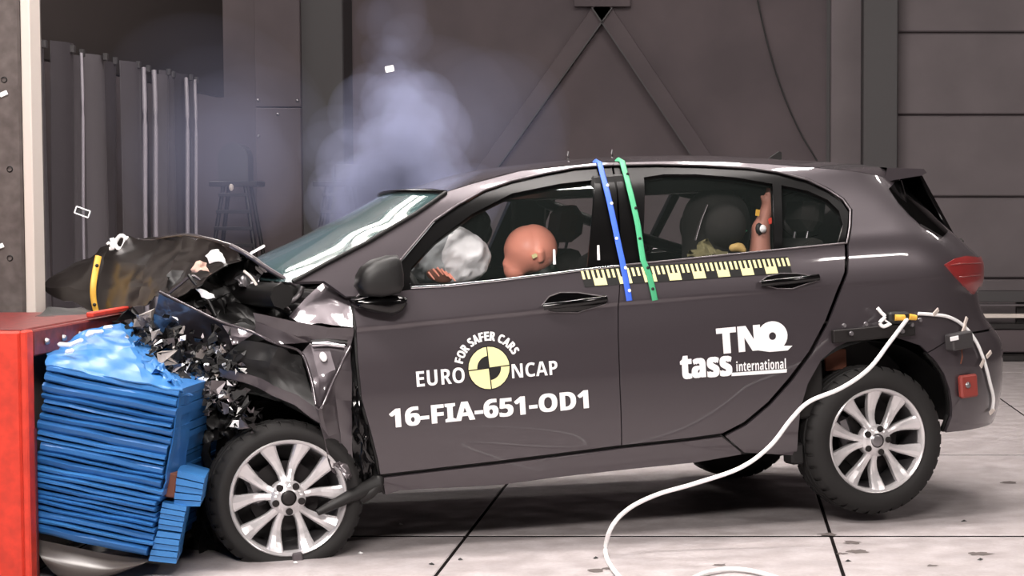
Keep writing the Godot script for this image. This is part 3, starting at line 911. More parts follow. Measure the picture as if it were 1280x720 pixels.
func build_car() -> void:
	car = thing("crashed_car", "dark grey hatchback with a crushed nose run into the blue barrier", "car")
	car.transform = Transform3D(Basis(Vector3(0.92953, 0.04362, -0.36615), Vector3(-0.04825, 0.99883, -0.00350), Vector3(0.36557, 0.02092, 0.93055)), Vector3(-2.1043, -0.0943, -0.3519))
	# ---- doors
	var glass_f := v2([0.666, 1.098, 0.685, 1.162, 0.808, 1.264, 0.972, 1.362, 1.158, 1.439, 1.371, 1.471, 1.522, 1.481, 1.399, 1.124, 1.03, 1.099, 0.818, 1.089])
	var frame_f := v2([0.436, 1.046, 0.535, 1.108, 0.633, 1.171, 0.81, 1.334, 0.922, 1.394, 1.045, 1.448, 1.173, 1.482, 1.316, 1.507, 1.453, 1.525, 1.566, 1.531, 1.619, 1.533, 1.534, 1.12, 1.397, 1.112, 1.278, 1.105, 1.028, 1.09, 0.816, 1.08, 0.663, 1.079, 0.529, 1.065])
	var door_f := v2([0.435, 1.043, 0.528, 1.062, 0.663, 1.078, 0.816, 1.078, 1.028, 1.088, 1.278, 1.103, 1.397, 1.111, 1.534, 1.118, 1.508, 0.969, 1.497, 0.84, 1.493, 0.646, 1.494, 0.393, 1.232, 0.383, 0.967, 0.374, 0.772, 0.369, 0.5, 0.362, 0.492, 0.423, 0.468, 0.536, 0.44, 0.663, 0.434, 0.818, 0.437, 0.926, 0.434, 1.003])
	var door_r := v2([1.534, 1.118, 1.62, 1.123, 1.865, 1.133, 2.188, 1.146, 2.543, 1.16, 2.52, 1.042, 2.48, 0.97, 2.412, 0.837, 2.332, 0.717, 2.236, 0.613, 2.139, 0.52, 2.03, 0.444, 1.934, 0.405, 1.782, 0.398, 1.494, 0.393, 1.493, 0.646, 1.497, 0.84, 1.508, 0.969])
	var frame_r := v2([1.626, 1.532, 1.819, 1.527, 2.024, 1.514, 2.22, 1.496, 2.35, 1.473, 2.481, 1.433, 2.56, 1.387, 2.607, 1.343, 2.621, 1.297, 2.589, 1.236, 2.543, 1.161, 2.188, 1.147, 1.866, 1.134, 1.541, 1.119])
	var glass_r := v2([1.74, 1.483, 1.834, 1.493, 1.976, 1.487, 2.151, 1.466, 2.311, 1.432, 2.219, 1.152, 1.867, 1.141, 1.632, 1.13])
	var glass_q := v2([2.35, 1.424, 2.466, 1.395, 2.545, 1.353, 2.577, 1.302, 2.57, 1.244, 2.516, 1.168, 2.255, 1.154])
	var near_f := group_at("front_door", car)
	var far_f := group_at("front_door", car)
	two("door_skin", door_f, M.paint, near_f, far_f, 0.0025)
	two("window_frame", frame_f, M.frame, near_f, far_f, 0.001, -0.003, 0.03, [glass_f])
	two("window_pane", glass_f, M.glass, near_f, far_f, -0.004, -0.02, 0.0)
	var near_r := group_at("rear_door", car)
	var far_r := group_at("rear_door", car)
	two("door_skin", door_r, M.paint, near_r, far_r, 0.002)
	two("window_frame", frame_r, M.frame, near_r, far_r, 0.001, -0.003, 0.03, [glass_r, glass_q])
	two("window_pane", glass_r, M.glass, near_r, far_r, -0.004, -0.02, 0.0)
	two("quarter_pane", glass_q, M.glass, near_r, far_r, -0.004, -0.02, 0.0)
	# bright strips round the windows
	for s in [1.0, -1.0]:
		var d1: Node3D = near_f if s > 0 else far_f
		var d2: Node3D = near_r if s > 0 else far_r
		part("window_trim", MB.new().tube(side_line(v2([0.667, 1.082, 0.816, 1.081, 1.028, 1.091, 1.279, 1.106, 1.398, 1.114, 1.531, 1.121]), 0.004, s), 0.006, 0.005, 8).done(), M.chrome if s > 0 else M.trim, d1)
		part("window_trim", MB.new().tube(side_line(v2([1.542, 1.122, 1.621, 1.125, 1.866, 1.135, 2.189, 1.148, 2.544, 1.162]), 0.003, s), 0.004, 0.004, 8).done(), M.trim, d2)
		part("drip_strip", MB.new().tube(side_line(v2([0.45, 1.058, 0.634, 1.178, 0.812, 1.339, 0.923, 1.399, 1.046, 1.453, 1.174, 1.487, 1.318, 1.512, 1.455, 1.531, 1.568, 1.536, 1.621, 1.536]), 0.003, s), 0.0045, 0.0045, 8).done(), M.trim, d1)
		part("drip_strip", MB.new().tube(side_line(v2([1.624, 1.536, 1.822, 1.532, 2.027, 1.519, 2.223, 1.501, 2.352, 1.478, 2.483, 1.438, 2.562, 1.392, 2.614, 1.348, 2.628, 1.3, 2.597, 1.236, 2.55, 1.159]), 0.003, s), 0.0045, 0.0045, 8).done(), M.trim, d2)
	# handles: a cup let into the skin, a bar across it
	for hd in [[v2([1.185, 0.982, 1.219, 1.015, 1.267, 1.028, 1.34, 1.024, 1.399, 1.011, 1.456, 1.001, 1.456, 0.975, 1.403, 0.962, 1.334, 0.944, 1.261, 0.949, 1.213, 0.961]), v2([1.188, 0.976, 1.451, 0.992]), near_f], [v2([2.128, 1.021, 2.163, 1.042, 2.225, 1.052, 2.297, 1.048, 2.35, 1.038, 2.394, 1.033, 2.395, 1.012, 2.339, 1.002, 2.272, 0.986, 2.207, 0.99, 2.158, 1.003]), v2([2.13, 1.014, 2.389, 1.026]), near_r]]:
		part("handle_cup", skin(MB.new(), hd[0], 1.0, 0.0, 0.0035, 0.006, [], 0.03, 0.02).done(), M.gloss, hd[2])
		part("handle_rim", MB.new().tube(side_line(hd[0] + PackedVector2Array([hd[0][0]]), 0.005), 0.0022, 0.0022, 6).done(), M.trim, hd[2])
		var hp := side_line(hd[1], 0.012)
		for i in hp.size(): hp[i] += Vector3(0, 0, 0.03 * sin(PI * (i + 0.4) / hp.size()))
		part("door_handle", MB.new().tube(hp, 0.011, 0.011, 10, 1.3).done(), M.gloss, hd[2])
	# ---- body side, sill, tail
	var quarter := v2([0.447, 1.061, 0.635, 1.181, 0.813, 1.344, 1.048, 1.458, 1.176, 1.491, 1.319, 1.515, 1.57, 1.542, 1.824, 1.537, 2.029, 1.524, 2.225, 1.506, 2.355, 1.483, 2.489, 1.443, 2.572, 1.397, 2.625, 1.351, 2.64, 1.303, 2.606, 1.235, 2.558, 1.159, 2.533, 1.038, 2.495, 0.963, 2.426, 0.829, 2.346, 0.71, 2.25, 0.602, 2.149, 0.509, 2.041, 0.433, 1.945, 0.393, 2.033, 0.315, 2.277, 0.279, 2.278, 0.383, 2.288, 0.484, 2.323, 0.583, 2.389, 0.68, 2.457, 0.726, 2.533, 0.754, 2.635, 0.764, 2.742, 0.75, 2.856, 0.708, 2.893, 0.674, 3.044, 0.743]) + v2([3.2, 0.745, 9, 0.76, 9, 0.9, 9, 1.1, 9, 1.3, 9, 1.445]) + v2([2.918, 1.436, 2.697, 1.475, 2.325, 1.517, 2.108, 1.535, 1.857, 1.548, 1.574, 1.552, 1.222, 1.53, 1.008, 1.485, 0.89, 1.455, 0.749, 1.376, 0.537, 1.274, 0.315, 1.176, 0.218, 1.129, 0.337, 1.126, 0.41, 1.063])
	two("body_side", quarter, M.paint, car, car, 0.002)
	var bumper := v2([2.893, 0.673, 2.931, 0.634, 2.969, 0.579, 2.997, 0.507, 3.01, 0.443, 3.013, 0.386, 2.986, 0.318]) + v2([3.10, 0.315, 9, 0.335, 9, 0.75, 3.2, 0.738]) + v2([3.043, 0.739])
	two("rear_bumper", bumper, M.paint, car, car, 0.0008)
	var sill := v2([0.507, 0.352, 0.771, 0.359, 0.967, 0.364, 1.232, 0.373, 1.494, 0.383, 1.782, 0.388, 1.934, 0.394, 2.026, 0.316, 2.02, 0.306, 1.821, 0.29, 1.542, 0.288, 1.235, 0.283, 0.985, 0.273, 0.58, 0.29, 0.52, 0.276])
	two("sill_panel", sill, M.paint, car, car)
	# dark inner shell behind the gaps
	var shell := MB.new()
	for o in [door_f, door_r, sill, bumper]: skin(shell, o, 1.0, -0.004, -0.02, 0.02, [], 0.12, 0.06)
	for o in [door_f, door_r, sill, bumper]: skin(shell, o, -1.0, -0.004, -0.02, 0.02, [], 0.12, 0.06)
	part("inner_shell", shell.done(), M.black, car)
	# ---- roof, from the windscreen to the spoiler
	var edge := v2([0.89, 1.455, 1.008, 1.485, 1.222, 1.53, 1.574, 1.552, 1.857, 1.548, 2.108, 1.535, 2.325, 1.517, 2.697, 1.475, 2.918, 1.436])
	var mid := v3([1.014, 1.481, 0.05, 1.184, 1.54, 0.05, 1.366, 1.565, 0.05, 1.772, 1.587, 0.05, 2.037, 1.585, 0.05, 2.306, 1.575, 0.05, 2.542, 1.556, 0.05, 2.943, 1.521, 0.05, 3.235, 1.49, 0.05])
	mid[0].x -= 0.10
	var roof := []
	for j in 17:
		var v := -1.0 + j / 8.0
		var row := PackedVector3Array()
		for i in edge.size():
			var e := on_side(edge[i].x, edge[i].y)
			var k := 1.0 - pow(absf(v), 2.4)
			row.append(Vector3(lerpf(e.x, mid[i].x, k if i == 0 else k * 0.6), lerpf(e.y, mid[i].y, k), e.z * v))
		roof.append(row)
	part("roof_panel", sheet(roof, 4, 0.0, 1.0, 1, Vector3.UP, true, 0.006), M.paint, car)
	# spoiler lip: a wedge that ends the roof
	var sp := []
	for j in 9:
		var v := -1.0 + j / 4.0
		var zz := 0.53 * v
		var dx := -0.11 * v * v
		var dy := -0.012 * v * v
		sp.append([Vector3(3.02 + dx, 1.492 + dy, zz), Vector3(3.20 + dx, 1.480 + dy, zz), Vector3(3.215 + dx, 1.462 + dy, zz), Vector3(3.19 + dx, 1.452 + dy, zz), Vector3(3.00 + dx, 1.43 + dy, zz)])
	var sm := MB.new()
	for j in 8:
		for k in 4:
			sm.q(sp[j][k], sp[j + 1][k], sp[j + 1][k + 1], sp[j][k + 1], [Vector3.UP, Vector3(1, 0.5, 0), Vector3(1, -1, 0), Vector3.DOWN][k])
	for e in [0, 8]:
		for k in range(1, 4): sm.f(sp[e][0], sp[e][k], sp[e][k + 1], Vector3(0, 0, -1 if e == 0 else 1))
	part("spoiler", sm.done(), M.paint, car)
	# small sensors and the aerial on the roof
	for a in v3([1.571, 1.583, 0.1, 1.774, 1.583, 0.1]):
		part("roof_sensor", MB.new().tube(PackedVector3Array([a, a + Vector3(0, 0.02, 0), a + Vector3(0.003, 0.035, 0)]), 0.008, 0.004, 8).done(), M.steel, car)
	var fin := v3([2.586, 1.551, 0])[0]
	part("aerial_fin", MB.new().extrude(v2([-0.05, -0.012, 0.04, -0.012, 0.042, 0.03, 0.03, 0.034]), 0.02, fin + Vector3(0, 0, -0.01)).done(), M.plastic, car)
	# rear screen side glass and lamp
	var rg := v2([2.883, 1.386, 2.949, 1.414]) + v2([3.03, 1.42]) + v2([3.046, 1.376, 3.065, 1.316, 3.085, 1.246, 3.108, 1.184, 3.037, 1.163, 2.992, 1.189, 2.944, 1.223, 2.914, 1.27, 2.89, 1.325])
	two("rear_glass", rg, M.dark_glass, car, car, 0.0, 0.006, 0.012)
	var lamp := v2([3.005, 1.046, 3.067, 1.067, 3.142, 1.073, 3.246, 1.061]) + v2([3.34, 1.06, 3.38, 1.03, 3.38, 0.98, 3.36, 0.93]) + v2([3.242, 0.937, 3.194, 0.905, 3.117, 0.946, 3.055, 0.995])
	two("tail_lamp", lamp, M.lens, car, car, 0.0, 0.010, 0.03)
	part("lamp_rib", MB.new().tube(side_line(v2([3.027, 1.042, 3.102, 1.044, 3.248, 1.039]), 0.012), 0.003, 0.003, 6).done(), M.lens, car)
	part("lamp_rib", MB.new().tube(side_line(v2([3.075, 0.99, 3.14, 0.993, 3.238, 0.99]), 0.012), 0.003, 0.003, 6).done(), M.lens, car)
	windscreen()
	cabin()
	stickers(near_f, near_r)
	# ---- wheels
	wheel("rear_wheel", Vector3(2.638, 0.316, 0.88), 1.0, 0.0, 0.316, 0.314)
	wheel("rear_wheel", Vector3(2.638, 0.316, -0.88), -1.0, 0.0, 0.316)
	wheel("front_wheel", v3([0.141, 0.307, 0.88])[0], 1.0, 0.0, 0.293, 0.0)
	wheel("front_wheel", Vector3(0.05, 0.31, -0.85), -1.0, 0.12, 0.30)
	# wheel arches: dark half drums
	for s in [1.0, -1.0]:
		part("arch_liner", MB.new().lathe(v2([0.405, -0.05, 0.41, -0.15, 0.41, -0.42, 0.05, -0.43]), 24, Vector3(2.655, 0.33, 0.845 * s), Basis(Vector3.RIGHT, Vector3.UP, Vector3(0, 0, s)), 0.06, PI + 0.1).done(), M.black, car)
	part("liner_flap", MB.new().box(v3([2.539, 0.66, 0.7])[0], Vector3(0.10, 0.09, 0.02), Basis.IDENTITY, 0.004).done(), M.brown, car)
	part("mud_flap", MB.new().box(v3([2.281, 0.288, 0.8])[0], Vector3(0.06, 0.09, 0.1), Basis.IDENTITY, 0.01).done(), M.black, car)
	# ---- floor pan and the rest of the underside
	part("floor_pan", MB.new().box(Vector3(1.35, 0.33, 0), Vector3(1.9, 0.06, 1.60), Basis.IDENTITY, 0.02).done(), M.black, car)
	part("tail_pan", MB.new().box(Vector3(2.85, 0.52, 0), Vector3(1.0, 0.10, 0.9), Basis.IDENTITY, 0.02).done(), M.black, car)
	part("rear_axle", MB.new().tube(PackedVector3Array([Vector3(2.62, 0.33, -0.7), Vector3(2.62, 0.33, 0.7)]), 0.05).done(), M.black, car)
	part("exhaust_box", MB.new().box(Vector3(3.05, 0.40, -0.2), Vector3(0.35, 0.14, 0.5), Basis.IDENTITY, 0.05).done(), M.dark_steel, car)
	nose()

func windscreen() -> void:
	var rows := []
	var low := v2([0.224, 1.132, 0.315, 1.176, 0.423, 1.223, 0.536, 1.271, 0.642, 1.323, 0.749, 1.372, 0.889, 1.451])
	for j in 9:
		var v := 1.0 - j / 4.0
		var row := PackedVector3Array()
		for p in low:
			var e := on_side(p.x, p.y, -0.006)
			var bow := 1.0 - v * v
			row.append(Vector3(e.x - 0.17 * bow * lerpf(1.0, 0.6, (p.y - 1.13) / 0.33), e.y + 0.02 * bow, e.z * v))
		rows.append(row)
	var o := part("windscreen", sheet(rows, 4, 0.0, 1.0, 1, Vector3(-1, 1, 0), true, 0.0), M.screen, car, "pale green windscreen")
	o.set_meta("label", "pale green windscreen")
	part("screen_seal", MB.new().tube(side_line(v2([0.218, 1.129, 0.314, 1.173, 0.423, 1.22, 0.536, 1.268, 0.641, 1.32, 0.748, 1.371, 0.889, 1.45]), 0.004), 0.009, 0.009, 8).done(), M.black, car)
	part("screen_seal", MB.new().tube(side_line(v2([0.218, 1.129, 0.314, 1.173, 0.423, 1.22, 0.536, 1.268, 0.641, 1.32, 0.748, 1.371, 0.889, 1.45]), 0.004, -1.0), 0.009, 0.009, 8).done(), M.black, car)
	var top := PackedVector3Array()
	for j in 9: top.append(rows[j][6] + Vector3(0.0, 0.006, 0))
	part("screen_header", MB.new().tube(curve(top, 3), 0.010, 0.010, 8).done(), M.gloss, car)
	# wiper arms at the foot of the screen
	part("scuttle", MB.new().tube(curve(PackedVector3Array([rows[0][0] + Vector3(-0.05, -0.05, 0), rows[2][0] + Vector3(-0.05, -0.05, 0), rows[4][0] + Vector3(-0.05, -0.05, 0), rows[6][0] + Vector3(-0.05, -0.05, 0), rows[8][0] + Vector3(-0.05, -0.05, 0)]), 4), 0.05, 0.05, 8).done(), M.black, car)
	part("wiper_arm", MB.new().tube(PackedVector3Array([rows[1][0] + Vector3(-0.03, 0.02, 0), rows[4][1] + Vector3(-0.01, 0.02, 0)]), 0.008, 0.005, 6).done(), M.black, car)

func seat(at: Vector3, w: float, top: Material) -> void:
	var s := group_at("seat", car, at)
	part("cushion", MB.new().box(Vector3(-0.05, 0.10, 0), Vector3(0.50, 0.18, w), Basis(Vector3.BACK, 0.15), 0.05).done(), M.seat, s)
	part("backrest", MB.new().box(Vector3(0.28, 0.45, 0), Vector3(0.16, 0.66, w), Basis(Vector3.BACK, -0.33), 0.06).done(), M.seat, s)
	part("headrest", MB.new().box(Vector3(0.41, 0.88, 0), Vector3(0.11, 0.17, w * 0.55), Basis(Vector3.BACK, -0.2), 0.045).done(), top, s)
	for z in [-0.07, 0.07]:
		part("headrest_post", MB.new().tube(PackedVector3Array([Vector3(0.37, 0.72, z), Vector3(0.40, 0.84, z)]), 0.007, 0.007, 6).done(), M.steel, s)

func cabin() -> void:
	seat(Vector3(1.28, 0.42, 0.37), 0.5, M.seat)
	seat(Vector3(1.28, 0.42, -0.37), 0.5, M.brown)
	seat(Vector3(2.15, 0.42, 0.40), 0.48, M.seat)
	seat(Vector3(2.15, 0.42, -0.40), 0.48, M.seat)
	part("dashboard", MB.new().box(Vector3(0.55, 0.93, 0), Vector3(0.45, 0.26, 1.45), Basis(Vector3.BACK, -0.1), 0.07).done(), M.cabin, car)
	part("bulkhead", MB.new().box(Vector3(0.33, 0.72, 0), Vector3(0.06, 0.72, 1.5), Basis.IDENTITY, 0.02).done(), M.black, car)
	part("parcel_shelf", MB.new().box(Vector3(2.85, 1.06, 0), Vector3(0.55, 0.03, 1.2), Basis.IDENTITY, 0.01).done(), M.cabin, car)
	part("rear_screen", MB.new().box(Vector3(3.20, 1.28, 0), Vector3(0.02, 0.36, 0.9), Basis(Vector3.BACK, 0.5), 0.004).done(), M.dark_glass, car)
	part("hatch_lining", MB.new().box(Vector3(3.25, 0.9, 0), Vector3(0.04, 0.5, 1.1), Basis.IDENTITY, 0.01).done(), M.cabin, car)
	for s in [1.0, -1.0]:
		part("door_lining", MB.new().box(Vector3(1.45, 0.74, 0.80 * s), Vector3(1.95, 0.62, 0.03), Basis(Vector3.RIGHT, -0.04 * s), 0.01).done(), M.cabin, car)
		part("pillar_lining", MB.new().box(Vector3(1.60, 1.24, 0.70 * s), Vector3(0.17, 0.56, 0.04), Basis(Vector3.RIGHT, -0.42 * s) * Basis(Vector3.BACK, 0.03), 0.015).done(), M.black, car)
		part("roof_lining", MB.new().box(Vector3(1.85, 1.455, 0.52 * s), Vector3(1.4, 0.03, 0.14), Basis(Vector3.RIGHT, -0.5 * s), 0.015).done(), M.black, car)
	part("headliner", MB.new().box(Vector3(1.85, 1.465, 0), Vector3(1.5, 0.015, 0.95), Basis.IDENTITY, 0.008).done(), M.cabin, car)
	part("seat_belt", MB.new().tube(PackedVector3Array([Vector3(1.63, 1.42, -0.63), Vector3(1.95, 1.28, -0.60), Vector3(2.45, 1.10, -0.55)]), 0.038, 0.038, 8, 0.7, Vector3.UP).done(), M.black, car)
	part("seat_belt", MB.new().tube(curve(PackedVector3Array([Vector3(1.60, 1.36, 0.66), Vector3(1.58, 1.15, 0.55), Vector3(1.45, 0.95, 0.42)])), 0.024, 0.024, 8, 0.12, Vector3.BACK).done(), M.black, car)
	# steering wheel and the burst air bags
	var sw := group_at("steering_wheel", car, Vector3(0.78, 1.03, 0.38))
	sw.rotation = Vector3(0, PI / 2, 0)
	var ring := PackedVector3Array()
	for k in 33: ring.append(Basis(Vector3.RIGHT, -0.4) * Vector3(0.18 * cos(TAU * k / 32), 0.18 * sin(TAU * k / 32), 0))
	part("rim", MB.new().tube(ring, 0.016, 0.016, 8, 1.0, Vector3.BACK, false).done(), M.plastic, sw)
	part("hub", MB.new().box(Vector3.ZERO, Vector3(0.16, 0.12, 0.08), Basis(Vector3.RIGHT, -0.4), 0.03).done(), M.plastic, sw)
	air_bag("driver_airbag", v3([0.965, 1.184, 0.44])[0], Vector3(0.120, 0.122, 0.20), M.cloth, 7)
	air_bag("driver_airbag", v3([0.895, 1.205, 0.36])[0], Vector3(0.125, 0.125, 0.2), M.cloth_grey, 12)
	air_bag("passenger_airbag", v3([1.127, 1.289, -0.35])[0], Vector3(0.19, 0.16, 0.22), M.cabin, 5)
	part("smear", MB.new().ball(v3([0.84, 1.117, 0.62])[0], Vector3(0.055, 0.028, 0.02), Basis(Vector3.BACK, -0.3), 14, 8).done(), M.brown, car)
	for k in 6:
		var a := v3([0.805, 1.116, 0.64, 0.825, 1.128, 0.64, 0.842, 1.133, 0.64, 0.858, 1.126, 0.64, 0.874, 1.115, 0.64, 0.89, 1.105, 0.64])[k]
		part("smear_line", MB.new().tube(PackedVector3Array([a + Vector3(-0.015, 0.02, 0.003), a + Vector3(0.008, -0.012, 0.008)]), 0.005, 0.003, 6).done(), M.salmon, car)

func air_bag(called: String, c: Vector3, r: Vector3, m: Material, sd: int) -> void:
	var nz := FastNoiseLite.new()
	nz.seed = sd
	nz.frequency = 1.6
	nz.fractal_octaves = 2
	var mb := MB.new()
	var segs := 40
	var rings := 26
	var at := func(i: float, k: float) -> Vector3:
		var th := PI * i / rings
		var ph := TAU * k / segs
		var v := Vector3(sin(th) * cos(ph), cos(th), sin(th) * sin(ph))
		var s := 1.0 + 0.14 * nz.get_noise_3dv(v * 0.7) - 0.04 * absf(nz.get_noise_3dv(v * 2.2 + Vector3(3, 1, 9)))
		return c + v * r * s
	for i in rings:
		for k in segs:
			var pp := []
			var nn := []
			for e in [[0, 0], [0, 1], [1, 1], [1, 0]]:
				var a: float = i + e[0]
				var b: float = k + e[1]
				pp.append(at.call(a, b))
				var n: Vector3 = (at.call(a, b + 0.3) - at.call(a, b - 0.3)).cross(at.call(clampf(a + 0.3, 0.05, rings - 0.05), b) - at.call(clampf(a - 0.3, 0.05, rings - 0.05), b))
				if n.dot(pp[pp.size() - 1] - c) < 0: n = -n
				nn.append(n.normalized() if n.length() > 1e-9 else (pp[pp.size() - 1] - c).normalized())
			mb.qs(pp[0], pp[1], pp[2], pp[3], nn[0], nn[1], nn[2], nn[3])
	part(called, mb.done(), m, car)

func wheel(called: String, at: Vector3, s: float, toe: float, r: float, spin := 0.0) -> void:
	var w := group_at(called, car, at)
	w.basis = Basis(Vector3.UP, toe) * Basis(Vector3.RIGHT, Vector3.UP, Vector3(0, 0, 1)) * (Basis.IDENTITY if s > 0 else Basis(Vector3.UP, PI))
	# tyre: tread with grooves and shoulder blocks
	var prof := v2([0.218, -0.012, 0.224, 0.000, 0.240, 0.011, 0.262, 0.014, r - 0.022, 0.006, r - 0.008, -0.008, r, -0.026, r, -0.052, r - 0.007, -0.055, r - 0.007, -0.062, r, -0.065, r + 0.001, -0.094, r - 0.007, -0.097, r - 0.007, -0.105, r + 0.001, -0.108, r, -0.138, r - 0.007, -0.141, r - 0.007, -0.148, r, -0.151, r, -0.178, r - 0.014, -0.196, r - 0.05, -0.208, 0.200, -0.200])
	part("tyre", MB.new().lathe(prof, 140, Vector3.ZERO, Basis.IDENTITY, 0.0, TAU, func(i: int, k: int) -> float: return -0.005 if (k % 4 == 0 and ((i > 4 and i < 8) or i > 18)) else 0.0).done(), M.rubber, w)
	part("rim", MB.new().lathe(v2([0.204, -0.03, 0.209, -0.006, 0.214, 0.003, 0.221, 0.006, 0.225, 0.002, 0.222, -0.012]), 64, Vector3.ZERO).done(), M.alloy, w)
	part("barrel", MB.new().lathe(v2([0.186, -0.20, 0.190, -0.08, 0.204, -0.028]), 48, Vector3.ZERO).done(), M.steel, w)
	part("brake_disc", MB.new().lathe(v2([0.0, -0.085, 0.06, -0.085, 0.06, -0.10, 0.135, -0.10, 0.135, -0.115, 0.0, -0.115]), 40, Vector3.ZERO).done(), M.dark_steel, w)
	part("wheel_well", MB.new().lathe(v2([0.188, -0.17, 0.0, -0.17]), 32, Vector3.ZERO).done(), M.black, w)
	part("brake_caliper", MB.new().box(Vector3(-0.11, 0.04, -0.10), Vector3(0.06, 0.14, 0.06), Basis(Vector3.BACK, 0.3), 0.015).done(), M.steel, w)
	for k in 10:
		var pair := k / 2
		var sd := -1.0 if k % 2 == 0 else 1.0
		var a0 := PI / 2 + TAU * pair / 5.0 + spin
		var mb := MB.new()
		var sec := []
		for j in 9:
			var t := j / 8.0
			var rad := lerpf(0.045, 0.217, t)
			var ang := a0 + sd * lerpf(0.17, 0.33, sst(0.0, 1.0, t))
			var half := lerpf(0.0125, 0.035, pow(t, 2.0)) + 0.004 * (1.0 - sst(0.0, 0.25, t))
			var zf := lerpf(-0.006, 0.0, t) - 0.020 * sin(PI * clampf(t, 0.0, 1.0))
			var c := Vector3(cos(ang), sin(ang), 0) * rad
			var tn := Vector3(-sin(ang), cos(ang), 0)
			var ins := tn * -sd
			sec.append([c - tn * half + Vector3(0, 0, zf - 0.035), c - tn * half + Vector3(0, 0, zf - 0.007), c - tn * half * 0.72 + Vector3(0, 0, zf - 0.0005), c + ins * half * 0.1 + Vector3(0, 0, zf + 0.002), c + tn * half * 0.72 + Vector3(0, 0, zf - 0.0005), c + tn * half + Vector3(0, 0, zf - 0.007), c + tn * half + Vector3(0, 0, zf - 0.035)])
		for j in 8:
			for i in 6:
				var h: Vector3 = (sec[j][i] + sec[j][i + 1]) * 0.5 - ((sec[j][0] + sec[j][6]) * 0.5)
				mb.q(sec[j][i], sec[j + 1][i], sec[j + 1][i + 1], sec[j][i + 1], h + Vector3(0, 0, 0.0001))
			mb.q(sec[j][6], sec[j + 1][6], sec[j + 1][0], sec[j][0], Vector3.FORWARD)
		part("spoke", mb.done(), M.alloy, w)
	part("hub", MB.new().lathe(v2([0.03, 0.000, 0.036, -0.004, 0.064, -0.009, 0.070, -0.020, 0.070, -0.06]), 40, Vector3.ZERO).done(), M.alloy, w)
	part("centre_cap", MB.new().lathe(v2([0.0, 0.003, 0.020, 0.003, 0.027, 0.0, 0.029, -0.008]), 28, Vector3.ZERO).done(), M.steel if s * at.x > 1.0 else M.dark_steel, w)
	for k in 5:
		var ang := PI / 2 + TAU * (k + 0.5) / 5.0 + spin
		part("lug_nut", MB.new().lathe(v2([0.0, 0.001, 0.0055, 0.001, 0.0075, -0.002, 0.0075, -0.012]), 6, Vector3(cos(ang), sin(ang), 0) * 0.052).done(), M.dark_steel, w)
		part("lug_well", MB.new().lathe(v2([0.0135, -0.012, 0.0135, 0.0035, 0.0, 0.0035]), 16, Vector3(cos(ang), sin(ang), 0) * 0.052 + Vector3(0, 0, -0.004)).done(), M.dark_steel, w)

